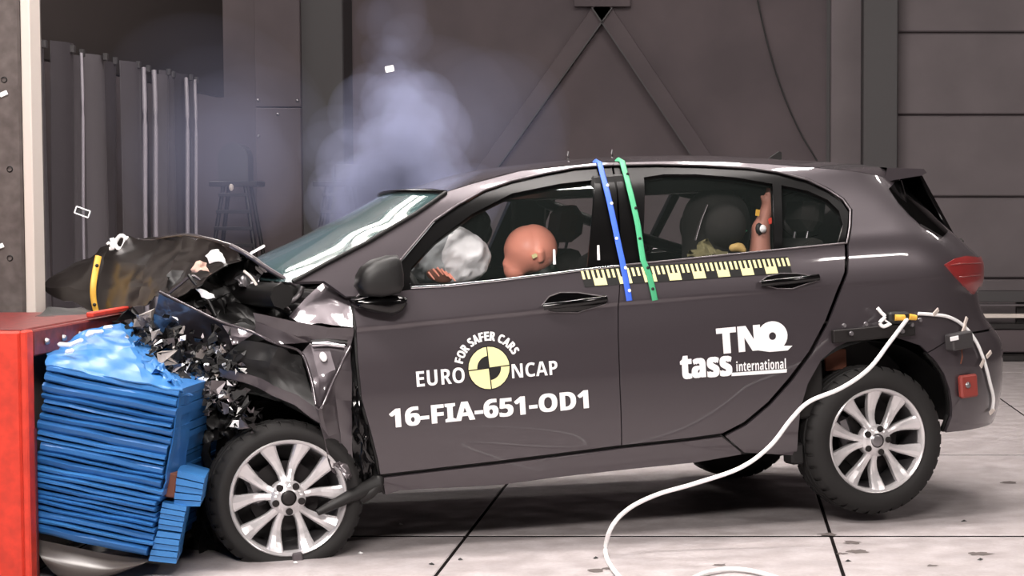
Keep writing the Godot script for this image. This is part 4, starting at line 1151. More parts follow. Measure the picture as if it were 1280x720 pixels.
func stickers(fd: Node3D, rd: Node3D) -> void:
	var bold := SystemFont.new()
	bold.font_names = PackedStringArray(["Droid Sans"])
	bold.font_weight = 700
	var plain := SystemFont.new()
	plain.font_names = PackedStringArray(["Droid Sans"])
	plain.font_weight = 500
	var p := v2([0.547, 0.545, 1.354, 0.559, 0.548, 0.62, 0.659, 0.697, 0.852, 0.7, 0.663, 0.758, 1.044, 0.702, 1.233, 0.704, 1.047, 0.759])
	var h1 := p[0].distance_to(p[2])
	part("test_number", lettering(MB.new(), "16-FIA-651-OD1", p[0], p[1], h1 * 0.98, bold, 0.004, 0.0, 0.035).done(), M.white, fd, "white test number lettering")
	var wd := MB.new()
	lettering(wd, "EURO", p[3], p[4], p[3].distance_to(p[5]), bold)
	lettering(wd, "NCAP", p[6], p[7], p[6].distance_to(p[8]), bold)
	part("programme_name", wd.done(), M.white, fd, "white programme name lettering")
	# the round target and the words arched over it
	var c: Vector2 = v2([0.952, 0.75])[0]
	var rr := 0.0835
	var circle := func(r: float, a0: float, a1: float, pie: bool) -> PackedVector2Array:
		var o := PackedVector2Array()
		for k in 25:
			var a := lerpf(a0, a1, k / 24.0)
			o.append(c + Vector2(cos(a), sin(a)) * r)
		if pie: o.append(c)
		else: o.remove_at(24)
		return o
	part("target_rim", skin(MB.new(), circle.call(rr * 1.05, 0.0, TAU, false), 1.0, 0, 0.0025, 0.0).done(), M.ink, fd)
	part("target_disc", skin(MB.new(), circle.call(rr, 0.0, TAU, false), 1.0, 0, 0.0035, 0.0).done(), M.cream, fd, "round pale yellow target disc")
	var tilt := 0.06
	var tq := MB.new()
	skin(tq, circle.call(rr * 0.58, PI / 2 + tilt, PI + tilt, true), 1.0, 0, 0.0045, 0.0)
	skin(tq, circle.call(rr * 0.58, -PI / 2 + tilt, tilt, true), 1.0, 0, 0.0045, 0.0)
	for a in [tilt, tilt + PI / 2]:
		var d := Vector2(cos(a), sin(a))
		var n := Vector2(-d.y, d.x) * 0.0022
		skin(tq, PackedVector2Array([c - d * rr - n, c + d * rr - n, c + d * rr + n, c - d * rr + n]), 1.0, 0, 0.0047, 0.0)
	part("target_quarter", tq.done(), M.ink, fd)
	var arc := MB.new()
	var words := "FOR SAFER CARS"
	var widths := []
	var total := 0.0
	for i in words.length():
		var w := bold.get_string_size(words[i], HORIZONTAL_ALIGNMENT_LEFT, -1, 64).x
		widths.append(w); total += w
	var at := 0.0
	for i in words.length():
		var mid: float = (at + widths[i] * 0.5) / total
		at += widths[i]
		if words[i] == " ": continue
		var a := lerpf(PI - 0.22, 0.42, mid)
		var r0 := 0.108
		var pc := c + Vector2(cos(a), sin(a)) * r0
		var td := Vector2(sin(a), -cos(a))
		var hw: float = widths[i] / total * r0 * (PI - 0.64) * 0.46
		lettering(arc, words[i], pc - td * hw, pc + td * hw, 0.034, bold, 0.004, 0.0, 0.035)
	part("arched_slogan", arc.done(), M.white, fd, "white words arched over the target")
	# the two names on the rear door
	var t := v2([1.926, 0.739, 2.14, 0.742, 1.932, 0.844, 2.122, 0.742, 2.18, 0.801, 1.759, 0.645, 1.978, 0.646, 1.763, 0.714, 1.992, 0.646, 2.226, 0.644, 1.989, 0.638, 2.226, 0.638, 2.228, 0.674, 1.991, 0.688])
	var nm := MB.new()
	lettering(nm, "TN", t[0], v2([2.112, 0.743])[0], t[0].distance_to(t[2]) * 0.96, bold, 0.004, 0.0, 0.05)
	var oc: Vector2 = v2([2.169, 0.795])[0]
	var ring := PackedVector2Array()
	var hole := PackedVector2Array()
	for k in 28:
		ring.append(oc + Vector2(cos(TAU * k / 28) * 0.068, sin(TAU * k / 28) * 0.062))
		hole.append(oc + Vector2(cos(TAU * k / 28), sin(TAU * k / 28)) * 0.016)
	skin(nm, ring, 1.0, 0, 0.0045, 0.0, [hole])
	skin(nm, v2([2.076, 0.745, 2.114, 0.776, 2.203, 0.753, 2.257, 0.749, 2.234, 0.731, 2.154, 0.73]), 1.0, 0, 0.0047, 0.0)
	part("institute_name", nm.done(), M.white, rd, "large white initials with a swept tail")
	var tn := MB.new()
	lettering(tn, "tass", t[5], t[6], v2([1.759, 0.645, 1.771, 0.737])[0].distance_to(v2([1.759, 0.645, 1.771, 0.737])[1]), bold, 0.004, 0.0, 0.05)
	skin(tn, PackedVector2Array([v2([1.978, 0.642])[0], v2([2.226, 0.639])[0], v2([2.227, 0.654])[0], v2([1.979, 0.656])[0]]), 1.0, 0, 0.004, 0.0)
	lettering(tn, "international", v2([2, 0.659])[0], v2([2.223, 0.656])[0], v2([2, 0.654, 2.002, 0.697])[0].distance_to(v2([2, 0.654, 2.002, 0.697])[1]), bold, 0.0055)
	part("company_name", tn.done(), M.white, rd, "white lower-case company name")
	# the scale along the belt line: 10 mm ticks over 50 mm blocks
	var a: PackedVector2Array = v2([1.364, 1.113, 2.269, 1.118])
	var b2: PackedVector2Array = v2([1.373, 1.045, 2.28, 1.052])
	part("scale_backing", skin(MB.new(), v2([1.361, 1.114, 1.531, 1.121, 1.862, 1.115, 2.269, 1.121, 2.279, 1.051, 1.851, 1.047, 1.523, 1.046, 1.373, 1.043]), 1.0, 0, 0.003, 0.0).done(), M.ink, rd, "black strip of the measuring scale")
	var tick := MB.new()
	var len := a[0].distance_to(a[1])
	var cnt := 85
	var cell := func(u0: float, u1: float, v0: float, v1: float) -> void:
		var o := PackedVector2Array()
		for e in [[u0, v0], [u1, v0], [u1, v1], [u0, v1]]:
			o.append(a[0].lerp(a[1], e[0]).lerp(b2[0].lerp(b2[1], e[0]), e[1]))
		skin(tick, o, 1.0, 0, 0.0045, 0.0, [], 0.05, 0.05)
	for i in cnt:
		if i % 2 == 0: cell.call(float(i) / cnt, (i + 1.0) / cnt, 0.06, 0.56)
	for i in 9:
		if i * 10 + 5 + 4 > cnt: continue
		cell.call((i * 10.0 + 4.0) / cnt, (i * 10.0 + 9.0) / cnt, 0.54, 0.97)
	part("scale_ticks", tick.done(), M.cream, rd, "pale yellow ticks of the measuring scale").set_meta("kind", "stuff")
	# strips of tape over the roof edge and down the pillar
	for tp in [["blue_tape", M.tape_blue, v2([1.568, 1.545, 1.555, 1.439, 1.55, 1.312, 1.547, 1.213, 1.545, 1.106, 1.552, 0.979]), v2([1.564, 1.445, 1.559, 1.371, 1.543, 1.227, 1.553, 1.109, 1.556, 1.018]), M.white], ["green_tape", M.tape_green, v2([1.668, 1.548, 1.655, 1.435, 1.648, 1.274, 1.634, 1.137, 1.65, 1.074, 1.662, 0.976]), v2([1.669, 1.489, 1.657, 1.347, 1.642, 1.222, 1.648, 1.104, 1.656, 1.019]), M.ink]]:
		var l := side_line(tp[2], 0.008)
		l.insert(0, l[0] + Vector3(-0.008, 0.010, -0.05))
		var o := part(tp[0], MB.new().tube(l, 0.013, 0.013, 8, 0.16, Vector3.BACK).done(), tp[1], car)
		for pt in tp[3]:
			part("tape_mark", MB.new().ball(on_side(pt.x, pt.y, 0.011), Vector3(0.007, 0.007, 0.003), Basis.IDENTITY, 10, 6).done(), tp[4], o)
	# lock pins on the window sill
	for pt in v2([1.265, 1.166, 1.452, 1.173]):
		var q := on_side(pt.x, pt.y, 0.012)
		part("lock_pin", MB.new().tube(PackedVector3Array([q + Vector3(0, -0.03, 0), q + Vector3(0.004, 0.03, -0.008)]), 0.006, 0.005, 8).done(), M.white, car)

# The crushed nose: folded sheet metal, wreckage behind it and splinters between it and the barrier.
func nose() -> void:
	var hood := group_at("bonnet", car)
	var up := Vector3(-0.3, 0.5, 1)
	# front fold of the bonnet, from its ridge down to its leading edge, shade put into its colour
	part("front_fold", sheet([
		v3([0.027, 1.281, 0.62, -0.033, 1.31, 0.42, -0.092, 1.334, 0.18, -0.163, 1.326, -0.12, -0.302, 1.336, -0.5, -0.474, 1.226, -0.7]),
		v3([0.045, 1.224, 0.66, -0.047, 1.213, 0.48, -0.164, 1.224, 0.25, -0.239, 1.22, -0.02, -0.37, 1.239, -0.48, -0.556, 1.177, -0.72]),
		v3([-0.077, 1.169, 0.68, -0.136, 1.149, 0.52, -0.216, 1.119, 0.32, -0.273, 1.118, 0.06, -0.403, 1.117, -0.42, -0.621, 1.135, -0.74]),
		v3([-0.125, 1.119, 0.66, -0.189, 1.089, 0.52, -0.242, 1.082, 0.34, -0.292, 1.047, 0.08, -0.417, 1.015, -0.4, -0.594, 1.109, -0.72])], 6, 0.012, 5.0, 3, Vector3(-0.8, 0.3, 0.6), false, 0.006), M.shaded_paint, hood)
	# rear part of the bonnet, rising from the windscreen to the ridge
	part("rear_fold", sheet([
		v3([0.252, 1.116, 0.68, 0.223, 1.145, 0.3, 0.188, 1.146, -0.1, 0.157, 1.124, -0.6]),
		v3([0.136, 1.194, 0.66, 0.099, 1.23, 0.3, -0.006, 1.241, -0.1, -0.116, 1.211, -0.6]),
		v3([0.024, 1.281, 0.62, -0.072, 1.326, 0.2, -0.163, 1.323, -0.12, -0.302, 1.329, -0.5])], 6, 0.006, 5.0, 7, Vector3(0.3, 1, 0.2), false, 0.006), M.paint, hood)
	part("bonnet_edge", MB.new().tube(curve(v3([0.017, 1.282, 0.63, 0.083, 1.238, 0.66, 0.157, 1.178, 0.68, 0.252, 1.113, 0.7])), 0.011, 0.009, 8).done(), M.paint, hood)
	part("bonnet_edge", MB.new().tube(curve(v3([-0.176, 1.324, -0.12, -0.093, 1.332, 0.19, -0.034, 1.31, 0.43, 0.023, 1.281, 0.63])), 0.007, 0.007, 8).done(), M.paint, hood)
	# warped white figures on the bonnet ridge
	var gl := MB.new()
	for s in [v3([-0.308, 1.332, -0.4, -0.319, 1.312, -0.4, -0.312, 1.291, -0.39, -0.295, 1.287, -0.39, -0.28, 1.31, -0.4, -0.278, 1.334, -0.4, -0.294, 1.342, -0.4, -0.308, 1.332, -0.4]), v3([-0.274, 1.33, -0.38, -0.251, 1.322, -0.38, -0.263, 1.295, -0.37, -0.28, 1.265, -0.36]), v3([-0.337, 1.323, -0.42, -0.32, 1.326, -0.42, -0.335, 1.309, -0.41, -0.327, 1.292, -0.4, -0.343, 1.289, -0.41]), v3([-0.344, 1.31, -0.42, -0.35, 1.317, -0.42])]:
		gl.tube(curve(s, 4), 0.010, 0.009, 6, 0.5, Vector3(0.5, 0, 1))
	part("bonnet_figures", gl.done(), M.white, hood, "warped white figures")
	part("latch_bar", MB.new().tube(curve(v3([-0.395, 1.261, -0.36, -0.414, 1.194, -0.34, -0.428, 1.134, -0.32, -0.43, 1.08, -0.32, -0.423, 1.028, -0.32]), 5), 0.014, 0.012, 10, 0.4, Vector3(0, 0, 1)).done(), M.yellow, car, "bent yellow strip")
	for q in v3([-0.409, 1.221, -0.3, -0.431, 1.057, -0.28]):
		part("strip_hole", MB.new().ball(q, Vector3(0.008, 0.008, 0.006), Basis.IDENTITY, 10, 6).done(), M.ink, car)
	# left wing
	var wing := group_at("front_wing", car)
	part("wing_top", sheet([
		v3([0.207, 0.996, 0.756, 0.277, 1.066, 0.736, 0.349, 1.118, 0.73, 0.402, 1.09, 0.772, 0.441, 1.051, 0.817]),
		v3([0.232, 0.976, 0.781, 0.304, 1.024, 0.777, 0.361, 1.052, 0.782, 0.404, 1.035, 0.813, 0.437, 1.015, 0.841]),
		v3([0.253, 0.96, 0.8, 0.311, 0.966, 0.822, 0.352, 0.958, 0.846, 0.394, 0.95, 0.869, 0.424, 0.945, 0.886])], 5, 0.003, 5.0, 12, Vector3(-0.2, 0.8, 1), false, 0.004), M.paint, wing)
	part("wing_fold", sheet([
		v3([0.051, 1.024, 0.86, 0.136, 1, 0.87, 0.239, 0.97, 0.88, 0.328, 0.949, 0.887, 0.424, 0.942, 0.888]),
		v3([0.058, 0.989, 0.845, 0.137, 0.957, 0.85, 0.215, 0.921, 0.858, 0.315, 0.915, 0.866, 0.425, 0.911, 0.872]),
		v3([0.054, 0.948, 0.87, 0.131, 0.9, 0.865, 0.26, 0.896, 0.84, 0.346, 0.881, 0.855, 0.414, 0.871, 0.87])], 5, 0.003, 5.0, 15, Vector3(-0.2, 0.7, 1), false, 0.004), M.paint, wing)
	part("wing_side", sheet([
		v3([0.236, 0.86, 0.825, 0.269, 0.895, 0.826, 0.331, 0.882, 0.85, 0.414, 0.871, 0.868]),
		v3([0.25, 0.754, 0.88, 0.281, 0.773, 0.885, 0.348, 0.787, 0.895, 0.414, 0.772, 0.872]),
		v3([0.247, 0.666, 0.955, 0.275, 0.648, 0.945, 0.343, 0.67, 0.885, 0.409, 0.663, 0.862]),
		v3([0.272, 0.584, 0.91, 0.304, 0.533, 0.885, 0.356, 0.543, 0.86, 0.4, 0.524, 0.87]),
		v3([0.3, 0.44, 0.88, 0.317, 0.391, 0.87, 0.357, 0.37, 0.85, 0.394, 0.34, 0.86])], 5, 0.003, 5.0, 19, Vector3(-0.3, 0.1, 1), false, 0.004), M.paint, wing)
	part("wing_ridge", MB.new().tube(curve(v3([-0.252, 1.115, 0.55, -0.148, 1.049, 0.66, -0.053, 0.991, 0.76, 0.05, 0.948, 0.86, 0.13, 0.9, 0.87, 0.226, 0.861, 0.83, 0.251, 0.769, 0.88, 0.254, 0.663, 0.95])), 0.007, 0.006, 8).done(), M.paint, wing)
	part("wing_front", sheet([
		v3([-0.26, 1.107, 0.57, -0.155, 1.047, 0.67, -0.058, 0.991, 0.77, 0.051, 0.945, 0.87]),
		v3([-0.275, 1.031, 0.5, -0.161, 0.965, 0.6, -0.062, 0.936, 0.69, -0.016, 0.9, 0.78]),
		v3([-0.275, 0.965, 0.4, -0.192, 0.9, 0.5, -0.1, 0.86, 0.58, -0.031, 0.822, 0.68])], 5, 0.005, 5.0, 23, Vector3(-0.5, 0.2, 1), false, 0.004), M.paint, wing)
	part("wing_corner", sheet([v3([-0.053, 0.991, 0.76, 0, 0.968, 0.82, 0.054, 0.945, 0.87]), v3([-0.038, 0.94, 0.82, -0.001, 0.932, 0.85, 0.032, 0.931, 0.87]), v3([-0.032, 0.904, 0.85, -0.008, 0.908, 0.85, 0.009, 0.917, 0.86])], 4, 0.003, 6.0, 4, up, false, 0.004), M.paint, wing)
	part("arch_panel", sheet([
		v3([0.009, 0.914, 0.86, 0.126, 0.898, 0.89, 0.232, 0.857, 0.83]),
		v3([-0.038, 0.88, 0.84, 0.093, 0.836, 0.89, 0.247, 0.775, 0.875]),
		v3([-0.073, 0.813, 0.8, 0.088, 0.738, 0.88, 0.254, 0.656, 0.945])], 6, 0.012, 5.0, 27, Vector3(-0.3, 0.4, 1), false, 0.004), M.black, wing)
	part("arch_lip", sheet([v3([-0.084, 0.822, 0.84, 0.002, 0.799, 0.88, 0.085, 0.758, 0.91, 0.184, 0.709, 0.93, 0.262, 0.644, 0.95]), v3([-0.08, 0.791, 0.84, 0, 0.763, 0.88, 0.076, 0.723, 0.91, 0.177, 0.666, 0.92, 0.276, 0.585, 0.92])], 5, 0.004, 6.0, 31, Vector3(-0.3, 0.5, 1), false, 0.01), M.paint, wing)
	part("side_marker", MB.new().tube(v3([0.274, 0.887, 0.845, 0.329, 0.888, 0.865, 0.39, 0.876, 0.88]), 0.012, 0.012, 8, 1.0).done(), M.chrome, wing)
	part("marker_slot", MB.new().tube(v3([0.269, 0.898, 0.84, 0.331, 0.9, 0.858, 0.402, 0.885, 0.872]), 0.010, 0.010, 8, 1.0).done(), M.black, wing)
	part("wing_edge", MB.new().tube(curve(v3([0.413, 0.872, 0.876, 0.375, 0.816, 0.894, 0.33, 0.74, 0.91, 0.274, 0.648, 0.948, 0.249, 0.657, 0.957])), 0.006, 0.006, 8).done(), M.paint, wing)
	part("white_mark", MB.new().ball(v3([0.304, 0.839, 0.885])[0], Vector3(0.014, 0.02, 0.006), Basis(Vector3.BACK, 0.3), 12, 8).done(), M.white, wing)
	# torn gap between wing and door
	part("door_gap_sheet", sheet([v3([0.443, 1.016, 0.8, 0.456, 1, 0.82, 0.474, 0.984, 0.82]), v3([0.431, 0.814, 0.8, 0.456, 0.782, 0.82, 0.478, 0.718, 0.82]), v3([0.416, 0.564, 0.8, 0.457, 0.531, 0.82, 0.501, 0.464, 0.82]), v3([0.402, 0.326, 0.8, 0.454, 0.324, 0.82, 0.517, 0.318, 0.82])], 6, 0.010, 9.0, 33, Vector3(-0.3, 0, 1)), M.black, wing)
	part("torn_sheet", sheet([v3([0.416, 0.725, 0.86, 0.435, 0.708, 0.87, 0.456, 0.659, 0.86]), v3([0.404, 0.539, 0.87, 0.433, 0.523, 0.89, 0.471, 0.471, 0.87]), v3([0.398, 0.352, 0.86, 0.439, 0.349, 0.87, 0.484, 0.331, 0.86])], 6, 0.014, 14.0, 37, Vector3(-0.3, 0, 1)), M.gloss, wing)
	# engine bay
	var bay := group_at("engine_bay", car)
	part("engine_block", MB.new().box(Vector3(0.05, 0.66, 0.0), Vector3(0.55, 0.50, 0.80), Basis(Vector3.BACK, 0.2), 0.04).done(), M.black, bay)
	part("bay_lining", sheet([
		v3([-0.243, 1.127, 0.34, -0.109, 1.184, 0.42, 0.042, 1.246, 0.48, 0.214, 1.151, 0.55]),
		v3([-0.236, 1.09, 0.4, -0.092, 1.083, 0.48, 0.058, 1.081, 0.52, 0.241, 1.065, 0.58]),
		v3([-0.218, 1.072, 0.5, -0.052, 0.995, 0.6, 0.089, 0.975, 0.64, 0.297, 0.961, 0.64])], 8, 0.03, 9.0, 41, Vector3(-0.2, 0.5, 1)), M.black, bay)
	part("cast_fragment", sheet([v3([-0.139, 1.206, 0.62, -0.104, 1.229, 0.62, -0.075, 1.215, 0.6]), v3([-0.134, 1.184, 0.62, -0.106, 1.195, 0.64, -0.065, 1.183, 0.62])], 5, 0.008, 18.0, 3, Vector3(0, 0.5, 1)), M.brown.duplicate(), bay, "pale broken casting")
	(bay.get_child(bay.get_child_count() - 1) as MeshInstance3D).material_override.albedo_color = Color(0.78, 0.64, 0.58)
	part("white_tank", sheet([v3([-0.082, 1.246, 0.62, -0.044, 1.266, 0.62, -0.012, 1.249, 0.62]), v3([-0.066, 1.215, 0.62, -0.037, 1.222, 0.64, 0.004, 1.208, 0.62])], 5, 0.007, 16.0, 5, Vector3(0, 0.6, 1), true), M.white, bay, "torn white plastic tank")
	part("white_tank", sheet([v3([-0.123, 1.122, 0.64, -0.093, 1.111, 0.64, -0.057, 1.096, 0.64]), v3([-0.106, 1.09, 0.64, -0.087, 1.086, 0.65, -0.052, 1.08, 0.64])], 5, 0.006, 16.0, 6, Vector3(0, 0.6, 1), true), M.white, bay)
	part("foil_shield", sheet([v3([0.035, 1.159, 0.62, 0.088, 1.168, 0.6, 0.13, 1.141, 0.6]), v3([0.039, 1.121, 0.62, 0.088, 1.112, 0.62, 0.134, 1.103, 0.6])], 6, 0.014, 20.0, 8, Vector3(0, 0.6, 1)), M.steel, bay)
	part("air_hose", MB.new().tube(curve(v3([0.2, 1.131, 0.66, 0.181, 1.101, 0.67, 0.193, 1.069, 0.68, 0.222, 1.052, 0.69, 0.255, 1.072, 0.7, 0.273, 1.109, 0.7])), 0.012, 0.012, 8).done(), M.steel, bay)
	part("air_duct", MB.new().ball(v3([0.236, 1.094, 0.64])[0], Vector3(0.045, 0.04, 0.05), Basis.IDENTITY, 18, 12).done(), M.rubber, bay)
	for w in [[v3([0.061, 1.18, 0.64, 0.084, 1.154, 0.66, 0.105, 1.112, 0.67, 0.112, 1.062, 0.68]), 0.006, M.light_steel], [v3([-0.059, 1.013, 0.66, -0.088, 1.086, 0.64, -0.131, 1.15, 0.62, -0.145, 1.175, 0.6]), 0.007, M.black], [v3([-0.239, 1.093, 0.56, -0.187, 1.134, 0.58, -0.133, 1.171, 0.6, -0.1, 1.148, 0.62]), 0.006, M.paint], [v3([0.13, 1.098, 0.66, 0.15, 1.072, 0.68, 0.181, 1.027, 0.7, 0.22, 1.006, 0.72]), 0.010, M.black], [v3([0.118, 1.099, 0.66, 0.153, 1.1, 0.67]), 0.006, M.white], [v3([0.167, 1.133, 0.64, 0.175, 1.071, 0.68, 0.215, 1.019, 0.72]), 0.006, M.trim]]:
		part("bay_hose", MB.new().tube(curve(w[0], 5), w[1], w[1], 7).done(), w[2], bay)
	# sagging front cover and black plastic before the wheel
	part("bumper_cover", sheet([
		v3([-0.426, 1.019, -0.3, -0.366, 1.006, 0.1, -0.274, 0.978, 0.4, -0.166, 0.878, 0.6]),
		v3([-0.407, 0.926, -0.2, -0.326, 0.873, 0.25, -0.223, 0.751, 0.5, -0.099, 0.767, 0.66]),
		v3([-0.373, 0.593, -0.1, -0.258, 0.549, 0.3, -0.174, 0.542, 0.5, -0.043, 0.672, 0.7]),
		v3([-0.334, 0.187, -0.1, -0.249, 0.192, 0.3, -0.191, 0.211, 0.5, -0.122, 0.379, 0.66]),
		v3([-0.314, -0.018, -0.1, -0.244, 0.017, 0.3, -0.187, 0.039, 0.48, -0.115, 0.057, 0.6])], 7, 0.03, 6.0, 43, Vector3(-1, 0.2, 0.8)), M.plastic, car)
	part("wheel_liner", sheet([
		v3([-0.104, 0.76, 0.7, 0.003, 0.718, 0.74, 0.15, 0.676, 0.76, 0.303, 0.569, 0.74]),
		v3([-0.041, 0.619, 0.62, 0.098, 0.663, 0.5, 0.224, 0.653, 0.5, 0.405, 0.445, 0.5]),
		v3([-0.157, 0.316, 0.62, -0.097, 0.324, 0.45, 0.384, 0.562, 0.3, 0.512, 0.261, 0.4]),
		v3([-0.164, 0.062, 0.6, -0.088, 0.066, 0.45, 0.027, 0.034, 0.3, 0.464, 0.001, 0.4])], 6, 0.015, 6.0, 47, Vector3(0, 0.3, 1)), M.black, car)
	part("plastic_shield", sheet([v3([-2.75, 0.884, 0.2, -2.733, 0.938, -0.1, -2.671, 0.934, -0.3, -2.579, 0.908, -0.3]), v3([-2.73, 0.871, 0.3, -2.644, 0.897, 0.1, -2.556, 0.901, -0.05, -2.449, 0.886, -0.1])], 6, 0.008, 6.0, 51, Vector3.UP), M.plastic, self)
	var ps := get_child(get_child_count() - 1)
	tag(ps, "sheet of torn black plastic draped on the red barrier beam", "plastic sheet")
	part("broken_arm", MB.new().tube(curve(v3([0.242, 0.245, 0.91, 0.291, 0.264, 0.905, 0.367, 0.293, 0.9, 0.441, 0.315, 0.88, 0.488, 0.329, 0.87])), 0.014, 0.040, 10, 0.9).done(), M.plastic, car)
	part("broken_arm", MB.new().tube(curve(v3([0.423, 0.282, 0.87, 0.451, 0.3, 0.89, 0.485, 0.328, 0.885, 0.496, 0.35, 0.87])), 0.026, 0.020, 9).done(), M.plastic, car)
	part("rock_guard", sheet([v3([0.314, 0.438, 0.93, 0.344, 0.42, 0.93, 0.369, 0.385, 0.92]), v3([0.324, 0.403, 0.935, 0.353, 0.376, 0.935, 0.38, 0.36, 0.92])], 5, 0.015, 24.0, 2, Vector3(0, 0.4, 1)), M.trim, car)
	# thousands of splinters: the countable large ones first, the crumbs as one
	var cols := [M.black, M.gloss, M.plastic, M.trim, M.black, M.steel, M.plastic, M.white, M.trim, M.black, M.shell, M.gloss]
	var wreck := group_at("wreckage", car)
	var quad := v3([-0.394, 1.011, 0.4, -0.045, 0.926, 0.84, 0.038, 0.543, 0.84, -0.228, 0.784, 0.84])
	for i in 300:
		var u := rng.randf()
		var v := rng.randf()
		var c := quad[0].lerp(quad[1], u).lerp(quad[3].lerp(quad[2], u), v)
		c += Vector3(rng.randf() - 0.5, rng.randf() - 0.5, rng.randf() - 0.3) * 0.09
		var s := 0.012 + 0.03 * rng.randf() * rng.randf()
		var mb := MB.new()
		var pts := []
		for k in 6: pts.append(Vector3(rng.randf() - 0.5, rng.randf() - 0.5, (rng.randf() - 0.5) * 0.5) * s * 2.4)
		for k in range(1, 5): mb.f(pts[0], pts[k], pts[k + 1], Vector3(0, 0.3, 1))
		mb.f(pts[1], pts[3], pts[5], Vector3.BACK)
		for k in range(1, 5): mb.f(pts[0] + Vector3(0, 0, -0.006), pts[k] + Vector3(0, 0, -0.006), pts[k + 1] + Vector3(0, 0, -0.006), Vector3.FORWARD)
		var o := part("splinter", mb.done(), cols[rng.randi() % cols.size()], wreck)
		o.position = c
	part("crushed_grille", sheet([
		v3([-0.367, 0.993, 0.1, -0.264, 0.967, 0.3, -0.181, 0.925, 0.5, -0.09, 0.9, 0.66]),
		v3([-0.307, 0.867, 0.5, -0.224, 0.849, 0.56, -0.127, 0.807, 0.62, -0.018, 0.779, 0.7]),
		v3([-0.203, 0.744, 0.66, -0.14, 0.692, 0.66, -0.069, 0.642, 0.68, 0.003, 0.622, 0.7]),
		v3([-0.183, 0.6, 0.62, -0.145, 0.567, 0.64, -0.095, 0.533, 0.66, -0.043, 0.524, 0.68])], 9, 0.05, 11.0, 53, Vector3(-0.3, 0.5, 1)), M.black, wreck)
	# light pieces picked out in the wreck
	for f in [[284 - 16, 421, 0.80, 0.022, M.white], [281, 433, 0.80, 0.018, M.trim], [258, 456, 0.78, 0.020, M.white], [262, 477, 0.78, 0.024, M.white], [292, 482, 0.79, 0.022, M.steel], [244, 474, 0.77, 0.020, M.salmon], [277, 504, 0.77, 0.014, M.white], [176, 456, 0.72, 0.020, M.white], [210, 440, 0.7, 0.022, M.steel], [158, 423, 0.5, 0.018, M.steel], [299, 513, 0.78, 0.012, M.white], [252, 499, 0.76, 0.02, M.steel], [216, 466, 0.72, 0.02, M.steel], [234, 452, 0.72, 0.012, M.white], [246, 452, 0.72, 0.012, M.white]]:
		var c := at_car(f[0], f[1], f[2])
		part("bright_fragment", MB.new().box(c, Vector3(f[3], f[3] * 0.6, 0.012), Basis(Vector3(0.3, 0.4, 1).normalized(), rng.randf() * 2.0 - 1.0), 0.003).done(), f[4], wreck)

func at_car(px: float, py: float, z: float) -> Vector3:
	# the point of the car at depth z (car axes) seen in the photograph at that pixel
	var o := Vector3(0, 1.36, 8.4)
	var d := Basis(Vector3.RIGHT, deg_to_rad(-3.5)) * Vector3((px - 905.0) / 2625.0, -(py - 416.0) / 2625.0, -1.0)
	var inv := car.transform.affine_inverse()
	o = inv * o
	d = inv.basis * d
	return o + d * (z - o.z) / d.z

